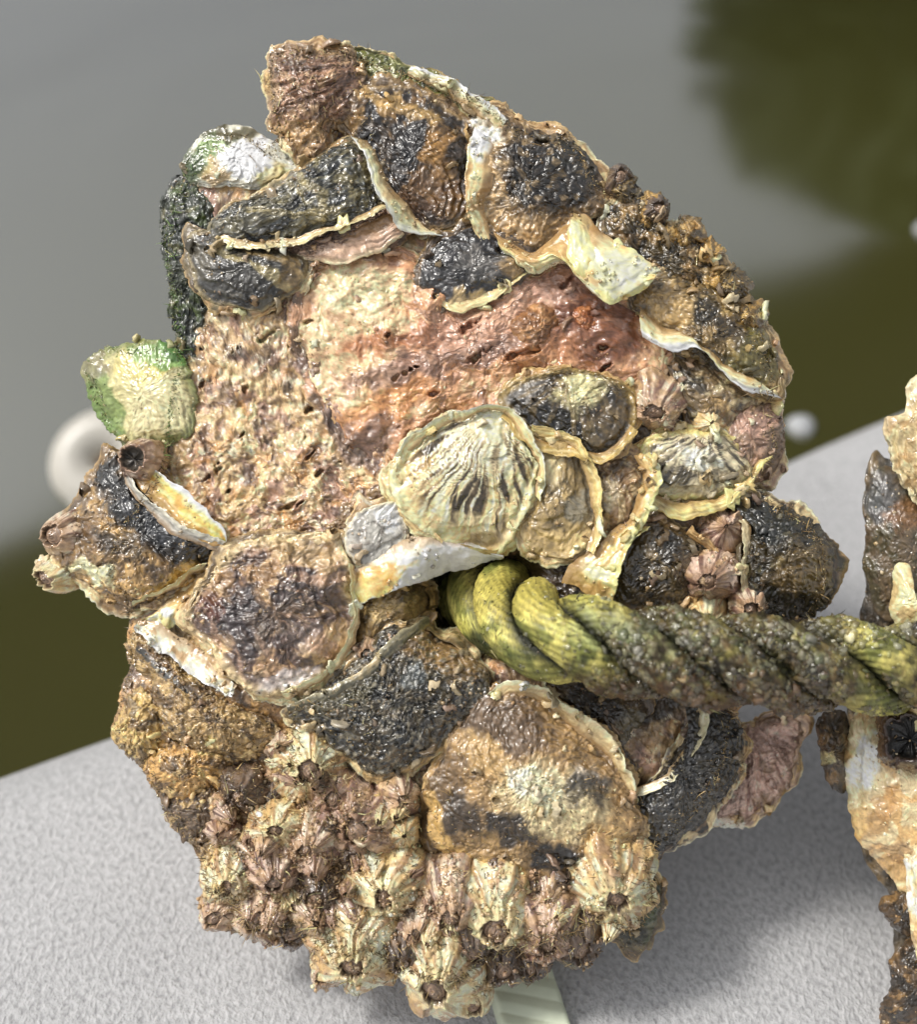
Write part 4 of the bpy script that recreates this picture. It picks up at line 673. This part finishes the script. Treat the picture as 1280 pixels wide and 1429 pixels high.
# ------------------------------------------------------------------ the second cluster, cut by the frame
O2 = cluster('oyster_cluster', 1330, 1400, -8, 'pale weathered oyster clump cut off by the frame where the green rope ends')
def S2(*a, **k):
    q = k.get('rough', (.5, .3, .12)); k['rough'] = (q[0] * .8, q[1] * .5, q[2] * .5); k['jag'] = k.get('jag', 2) * .6; return shell(O2, *a, flat=k.pop('flat', 0.), **k)
S2([(1214,640),(1250,640),(1330,620),(1420,660),(1440,1000),(1420,1420),(1290,1440),(1252,1380),(1246,1290),(1236,1240),(1200,1180),(1184,1000),(1200,900),(1206,780)], -14, 8, [('b',(120,104,80)),('p',(74,68,58),60,.0,.12,.8),('p',(150,124,80),40,.14,.1,.7),('o',(86,92,98),1240,690,30,60,0,.7)], M_CRUST, rough=(1.4,.8,.3), seed=80, depth=20, jag=4, name='crust')
S2([(1232,584),(1256,570),(1276,528),(1310,520),(1370,600),(1360,720),(1290,712),(1262,676),(1244,640)], -4, 5, [('b',(204,186,140)),('ring',(168,140,92),4,.6),('p',(170,130,76),40,.08,.1,.7),('rim',(216,204,168),.85,1,.5)], M_NACRE, umbo=(1360,720), rings=(7,1.1), rough=(.7,.5,.1), seed=81, jag=5, label='cream layered shell at the top of the pale clump')
S2([(1214,690),(1240,652),(1300,690),(1350,800),(1310,862),(1232,860),(1208,800)], -8, 4, [('b',(118,100,76)),('o',(96,100,104),1234,700,26,44,0,.7),('o',(140,96,54),1270,720,30,30,0,.7),('p',(84,80,52),34,.05,.1,.7)], M_SHELL, rough=(.9,.6,.25), seed=82, label='dark shell behind the pale knobs')
S2([(1240,850),(1246,806),(1256,786),(1272,792),(1268,822),(1300,830),(1340,860),(1300,878),(1256,872)], 0, 4, [('b',(222,204,150)),('p',(180,146,90),26,.1,.1,.6)], M_NACRE, rough=(.5,.4,.12), seed=83, label='small cream worn knob above the rope end')
S2([(1192,1000),(1230,985),(1290,980),(1380,1010),(1390,1200),(1330,1290),(1262,1250),(1222,1200),(1190,1150),(1178,1060)], -2, 9, [('b',(206,184,138)),('o',(222,216,200),1208,1060,22,44,8,.85),('p',(196,150,84),44,.12,.1,.75),('o',(170,124,62),1230,1130,16,44,30,.7),('o',(206,160,84),1196,1150,16,26,0,.6),('o',(160,112,56),1250,1190,40,14,10,.6)], M_NACRE, umbo=(1300,980), rings=(5,.5), rough=(1.0,.4,.08), seed=84, jag=3, label='smooth white and cream oyster stained brown, with a dark round hole')
barnacle(O2, 1272, 1026, 48, 5, -.1, .1, .72, [(120,90,60),(90,60,40),(130,96,60),(74,46,28)], seed=85, zo=7, flat=0., lid=False, inner=(24,18,14))
S2([(1256,930),(1272,890),(1310,870),(1370,920),(1380,1010),(1320,1040),(1270,1016),(1254,975)], 9, 6, [('b',(222,198,146)),('p',(196,160,100),44,.1,.12,.6),('o',(236,224,190),1300,920,30,40,0,.6)], M_NACRE, rough=(.6,.3,.1), seed=86, label='rounded cream knob at the rope end')
S2([(1262,1170),(1290,1130),(1350,1110),(1400,1250),(1380,1400),(1310,1400),(1270,1290)], 3, 6, [('b',(214,190,140)),('p',(236,230,206),40,.05,.12,.7),('p',(176,134,74),34,.16,.1,.7)], M_NACRE, umbo=(1350,1110), rings=(7,.9), rough=(.8,.5,.12), seed=87, label='long cream stained shell low on the pale clump')
for sd_, O_ in ((88, [(1226,1258),(1256,1240),(1290,1260),(1292,1300),(1250,1300),(1232,1284)]), (89, [(1250,1330),(1284,1300),(1330,1320),(1330,1440),(1240,1440),(1230,1400)]), (90, [(1138,1012),(1160,996),(1184,1010),(1182,1096),(1158,1092),(1146,1050)])):
    S2(O_, -3, 5, [('b',(96,74,48)),('p',(52,42,30),26,.0,.12,.8),('p',(160,124,74),20,.18,.08,.7),('o',(206,196,140),1152,1060,14,16,0,.7)], M_CRUST, rough=(1.6,1.0,.35), seed=sd_, jag=6, depth=12, name='crust_lump')
# ------------------------------------------------------------------ the green rope
def rope():
    path = opened([(646,796,-30),(670,822,-17),(700,848,1),(736,870,13),(770,886,20),(850,902,22),(960,918,22),(1080,926,20),(1200,930,17),(1300,938,13),(1360,942,11)], 420)
    P = np.stack([path[:, 0] * PXMM, -path[:, 1] * PXMM, path[:, 2]], 1); T = np.gradient(P, axis=0); T /= np.linalg.norm(T, axis=1)[:, None]
    N1 = np.cross(T, [0, 0, 1.]); N1 /= np.linalg.norm(N1, axis=1)[:, None]; N2 = np.cross(N1, T)                       # N1: down in the picture, N2: towards the viewer
    L = np.r_[0, np.cumsum(np.linalg.norm(np.diff(P, axis=0), axis=1))]
    R = 67 * PXMM; rs = R * .475; ro = R - rs; pitch = 355 * PXMM; nt_ = 84
    rt = empty('rope', to_world(V3(1290, 938, 13)), VIEW); ROOT[rt] = V3(1290, 938, 13)
    tag(rt, 'thick twisted yellow-green rope crusted with algae, running from the cluster to the frame edge', 'rope')
    a = np.linspace(0, 2 * math.pi, nt_, endpoint=False)[None]
    for k in range(3):
        ph = L / pitch * 2 * math.pi + k * 2 * math.pi / 3 + 2.2
        cN = np.cos(ph)[:, None] * N1 * 1 + np.sin(ph)[:, None] * -N2            # front side moves down the picture as x grows
        C0 = P + ro * cN; dC = np.gradient(C0, axis=0); dC /= np.linalg.norm(dC, axis=1)[:, None]
        U = cN - (cN * dC).sum(1)[:, None] * dC; U /= np.linalg.norm(U, axis=1)[:, None]; W = np.cross(dC, U)
        Lk = L[:, None]; tw = a * 1.0 + Lk / pitch * 12
        yarn = np.abs(((tw * 17 / (2 * math.pi)) % 1) - .5) * 2; fib = perlin(tw * 26, Lk * .22, 40 + k)
        rr = rs * (1 + .012 * fib) - .42 * yarn ** 2 + .3 * perlin(a * 2, Lk * .25, 50 + k) + .12 * perlin(a * 9, Lk * 1.6, 60 + k)
        xa = (C0[:, 0] / PXMM)[:, None]; low = ss(-.2, .8, (U[:, 1][:, None] * -np.cos(a) + W[:, 1][:, None] * -np.sin(a)))
        cm = np.clip(ss(790, 930, xa) * .9 + low * ss(720, 900, xa) * .8, 0, 1) * (1 - .9 * np.exp(-(((xa - 1222) / 38) ** 2)))
        rr = rr + cm * (.2 + 1.6 * fbm(a * 2, Lk * .16, 80 + k, 4) + .4 * ridged(a * 5, Lk * .4, 84 + k, 3) + .12 * perlin(a * 22, Lk * 2.2, 88 + k))
        pos = C0[:, None] + U[:, None] * (rr * np.cos(a))[..., None] + W[:, None] * (rr * np.sin(a))[..., None]
        X, Y, Z = pos[..., 0] / PXMM, -pos[..., 1] / PXMM, pos[..., 2]
        base = paint([('b',(186,180,84)),('p',(226,212,112),60,.0,.1,.8),('p',(104,116,46),60,.08,.1,.75),('o',(186,168,74),720,830,80,40,0,.6),('o',(190,204,140),890,890,110,34,10,.6),('o',(70,84,36),700,920,80,26,20,.6),('o',(60,62,36),652,930,40,50,30,.7),('p',(60,72,30),26,.3,.06,.7)], X, Y, seed=70 + k, fine=.07)
        dk = paint([('b',(78,66,42)),('p',(52,46,32),40,.0,.1,.8),('p',(122,100,62),26,.1,.08,.75),('o',(112,80,48),1000,975,260,30,6,.8),('p',(150,148,118),18,.2,.06,.6),('o',(50,46,34),1240,872,70,24,5,.8)], X, Y, seed=75 + k, fine=.15)
        cc = (cm * (1.0 + .7 * fbm(X / 20, Y / 20, 95, 3)))[..., None]; cc = np.clip(cc, 0, 1)
        base = base * (1 - cc) + dk * cc
        base = base * (1 + (.14 * fib - .55 * yarn ** 3) * (1 - .8 * cm))[..., None]
        gro = np.clip(np.cos(a) * 1.6 + .25, 0, 1)[..., None] * np.ones_like(X)[..., None]; base = base * gro + lin((52, 54, 30)) * (1 - gro)  # shade in the strand and yarn grooves is painted into the colour
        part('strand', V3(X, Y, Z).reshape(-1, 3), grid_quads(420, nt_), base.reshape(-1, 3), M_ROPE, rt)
    return rt
ROPE = rope()

# ------------------------------------------------------------------ grit, nodules and fuzz on the real surfaces
def bvh_of(root):
    Vs, Fs, Cs, n = [], [], [], 0
    for V_, Q_, r_, C_ in SURF:
        if r_ is root: Vs.append(V_); Fs.append(Q_ + n); Cs.append(C_); n += len(V_)
    V_ = np.concatenate(Vs); F_ = np.concatenate(Fs); b = BVHTree.FromPolygons(V_.tolist(), F_.tolist()); TINT[id(b)] = (np.concatenate(Cs), F_); return b, V_
TINT = {}
def local(bvh, i, c, k): return lin(c) * (1 - k) + np.clip(TINT[id(bvh)][0][TINT[id(bvh)][1][i, 0]], 0, .8) * k
ICO = None
def ico():
    t = (1 + 5 ** .5) / 2; v = np.array([(-1,t,0),(1,t,0),(-1,-t,0),(1,-t,0),(0,-1,t),(0,1,t),(0,-1,-t),(0,1,-t),(t,0,-1),(t,0,1),(-t,0,-1),(-t,0,1)]); v /= np.linalg.norm(v[0])
    f = np.array([(0,11,5),(0,5,1),(0,1,7),(0,7,10),(0,10,11),(1,5,9),(5,11,4),(11,10,2),(10,7,6),(7,1,8),(3,9,4),(3,4,2),(3,2,6),(3,6,8),(3,8,9),(4,9,5),(2,4,11),(6,2,10),(8,6,7),(9,8,1)]); return v, f
IV, IF = ico()
def cast(bvh, px, py):
    e = np.array([0, 0, D]); p = V3(px, py, 0.) - e; h = bvh.ray_cast(Vector(e), Vector(p).normalized()); return h[0], h[1], h[2]
def grains(bvh, samples, size, cols, root, name, mat, sink=.25, seed=1):
    r = np.random.default_rng(seed); Vs, Fs, Cs, n = [], [], [], 0
    for px, py in samples:
        p, nn, fi = cast(bvh, px, py)
        if p is None: continue
        s = size(r, px, py) * K; sc = s * (1 + .5 * r.random(3)); q, _ = np.linalg.qr(r.normal(size=(3, 3)))
        v = (IV * (1 + .25 * r.normal(size=(12, 1)))) * sc @ q + np.array(p) + np.array(nn) * s * (1 - sink)
        Vs.append(v); Fs.append(IF + n); n += 12; c = local(bvh, fi, cols(r, px, py), .55); Cs.append(np.repeat(c[None] * (.75 + .6 * r.random()), 12, 0))
    return part(name, np.concatenate(Vs), np.concatenate(Fs), np.concatenate(Cs), mat, root, kind='stuff', surf=False)
def fuzz(bvh, samples, length, cols, root, name, mat, seed=2):
    r = np.random.default_rng(seed); Vs, Fs, Cs, n = [], [], [], 0
    for px, py in samples:
        p, nn, fi = cast(bvh, px, py)
        if p is None: continue
        p = np.array(p); nn = np.array(nn); d = nn + .7 * r.normal(size=3); d /= np.linalg.norm(d); l = length(r, px, py) * K
        u = np.cross(d, r.normal(size=3)); u /= np.linalg.norm(u); w_ = np.cross(d, u); wd = l * .05 + .00005; bend = .35 * l * r.normal(size=3)
        ring = [(u, w_)]; b0 = p - d * l * .1; b1 = p + d * l * .55 + bend * .3; b2 = p + d * l + bend
        v = [b0 + u * wd, b0 - .5 * u * wd + .87 * w_ * wd, b0 - .5 * u * wd - .87 * w_ * wd, b1 + .6 * u * wd, b1 + .6 * (-.5 * u + .87 * w_) * wd, b1 + .6 * (-.5 * u - .87 * w_) * wd, b2]
        f = np.array([(0,1,4),(0,4,3),(1,2,5),(1,5,4),(2,0,3),(2,3,5),(3,4,6),(4,5,6),(5,3,6)]) + n
        Vs.append(np.array(v)); Fs.append(f); n += 7; Cs.append(np.repeat(lin(cols(r, px, py))[None] * (.6 + .7 * r.random()), 7, 0))
    return part(name, np.concatenate(Vs), np.concatenate(Fs), np.concatenate(Cs), mat, root, kind='stuff', surf=False)
g = rng
bo, vo = bvh_of(OC); br, vr = bvh_of(ROPE); b2, v2 = bvh_of(O2)
pick = lambda r, L: L[int(r.integers(len(L)))]
def flakes(bvh, samples, root, name, cols, seed=9):
    r = np.random.default_rng(seed); Vs, Cs, Fs, n = [], [], [], 0; a = np.linspace(0, 2 * math.pi, 14, endpoint=False)
    for px, py in samples:
        p, nn, fi = cast(bvh, px, py)
        if p is None: continue
        nn = np.array(nn) * .6 + np.array((0, 0, .4)) + .2 * r.normal(size=3); nn /= np.linalg.norm(nn); u = np.cross(nn, r.normal(size=3)); u /= np.linalg.norm(u); v = np.cross(nn, u)
        L_ = (5 + 11 * r.random() ** 2) * K; W_ = L_ * (.45 + .4 * r.random()); jg = 1 + .22 * r.normal(size=14); cup = L_ * (.05 + .2 * r.random()) * r.choice((-1, 1))
        rows = []
        for q, dz in ((0, 0), (.4, 0), (.75, 0), (1, 0), (1.0, -1), (.6, -1)):
            rad = q * jg if q else jg * 0; rows.append(np.array(p) + np.outer(rad * np.cos(a) * L_, u) + np.outer(rad * np.sin(a) * W_, v) + np.outer(cup * (rad ** 2 - .4) + (.0011 * dz if q == .6 else .00045 * dz) + .00012 * r.normal(size=14), nn))
        Vs.append(np.concatenate(rows)); Fs.append(grid_quads(6, 14) + n); n += 84
        c = local(bvh, fi, pick(r, cols), .6) * (.8 + .4 * r.random()); e = np.clip(c * 1.3 + .03, 0, .8); Cs.append(np.concatenate([np.repeat((c * (1 - q) + e * q)[None], 14, 0) for q in (0, .3, .6, 1, 1, .5)]))
    return part(name, np.concatenate(Vs), np.concatenate(Fs), np.concatenate(Cs), M_SHELL, root, kind='stuff', surf=False)
fs = []
for O_ in OUTLINES:
    m_ = int(closed(O_, 40)[1] / 16)
    P_, _l = closed(O_, m_)
    for x, y in P_:
        for k_ in range(2):
            if g.random() < .11: fs.append((x + g.normal() * 9, y + g.normal() * 9))
fs += [(g.uniform(260, 900), g.uniform(900, 1390)) for k_ in range(90)] + [(g.uniform(880, 1090), g.uniform(480, 860)) for k_ in range(60)]
flakes(bo, fs, OC, 'shell_rubble', [(206,176,124),(176,140,92),(140,110,74),(226,208,166),(96,80,60),(60,56,52),(184,146,116),(196,160,92),(120,104,70)])
# tiny grit over the crusted areas, thicker low on the left and along the bottom
pts = []
while len(pts) < 9000:
    x, y = g.uniform(90, 1160), g.uniform(66, 1390)
    dens = .3 + .7 * (math.exp(-(((x - 270) / 150) ** 2 + ((y - 1080) / 190) ** 2)) + .8 * math.exp(-(((x - 600) / 300) ** 2 + ((y - 1270) / 110) ** 2)) + .5 * math.exp(-(((x - 980) / 130) ** 2 + ((y - 360) / 100) ** 2)))
    if perlin(np.array(x / 40), np.array(y / 40), 77) + .35 < 1 - dens: continue
    pts.append((x, y))
GC = [(206,172,116),(170,132,84),(140,112,76),(226,206,166),(150,120,84),(176,140,104),(110,90,64),(196,160,100)]
grains(bo, pts, lambda r, x, y: .8 + 2.2 * r.random() ** 3, lambda r, x, y: pick(r, GC), OC, 'grit', M_CRUST, seed=5)
bd, _ = closed(BODY, 3000)
fp = [(bd[i, 0] + (BC[0] - bd[i, 0]) * q, bd[i, 1] + (BC[1] - bd[i, 1]) * q) for i in range(3000) for q in (abs(g.normal()) * .02 + .004, abs(g.normal()) * .01 + .002)] + [(g.uniform(160, 520), g.uniform(960, 1330)) for _ in range(2600)] + [(g.uniform(360, 520), g.uniform(66, 220)) for _ in range(700)] + [(g.uniform(420, 900), g.uniform(1080, 1390)) for _ in range(2200)] + [(g.uniform(114, 270), 484 + abs(g.normal()) * 8) for _ in range(160)] + [(118 + t_ * 34 + abs(g.normal()) * 7, 520 + t_ * 90) for t_ in g.random(160)]
fuzz(bo, fp, lambda r, x, y: 4 + 12 * r.random() ** 2, lambda r, x, y: pick(r, [(176,146,90),(140,112,66),(206,176,120),(104,90,54)] if not (x < 300 and y < 640) else [(120,150,70),(160,160,96),(104,140,64)]), OC, 'fuzz', M_CRUST)
rp = []
while len(rp) < 5600:
    x, y = g.uniform(640, 1330), g.uniform(785, 1010); d_ = ss(700, 1000, x) * .8 + .12 + .5 * ss(930, 985, y)
    if x > 1180 and 900 < y < 985: d_ *= .15
    if g.random() < d_ and perlin(np.array(x / 45), np.array(y / 30), 78) > -.25 + .25 * (1 - d_): rp.append((x, y))
RC = [(176,174,160),(96,92,56),(70,68,40),(130,128,100),(160,158,140),(110,84,52),(86,70,44),(120,130,80),(60,56,38)]
grains(br, rp, lambda r, x, y: 1.6 + 5.4 * r.random() ** 2.4 * (.4 + .6 * ss(700, 950, x)), lambda r, x, y: pick(r, RC if y < 940 else [(110,84,54),(84,66,42),(130,100,66),(92,84,56)]), ROPE, 'algae_crust', M_CRUST, seed=6, sink=.1)
fuzz(br, rp[:2200] + [(g.uniform(650, 900), g.uniform(790, 980)) for _ in range(500)], lambda r, x, y: 4 + 14 * r.random() ** 2, lambda r, x, y: pick(r, [(120,120,70),(90,84,48),(150,140,96)]), ROPE, 'algae_fuzz', M_ROPE)
p2 = [(g.uniform(1140, 1285), g.uniform(530, 1430)) for _ in range(900)]
grains(b2, p2, lambda r, x, y: .8 + 2 * r.random() ** 3, lambda r, x, y: pick(r, GC), O2, 'grit', M_CRUST, seed=7)
for o in bpy.data.objects:
    if '_c' in o.keys(): del o['_c']
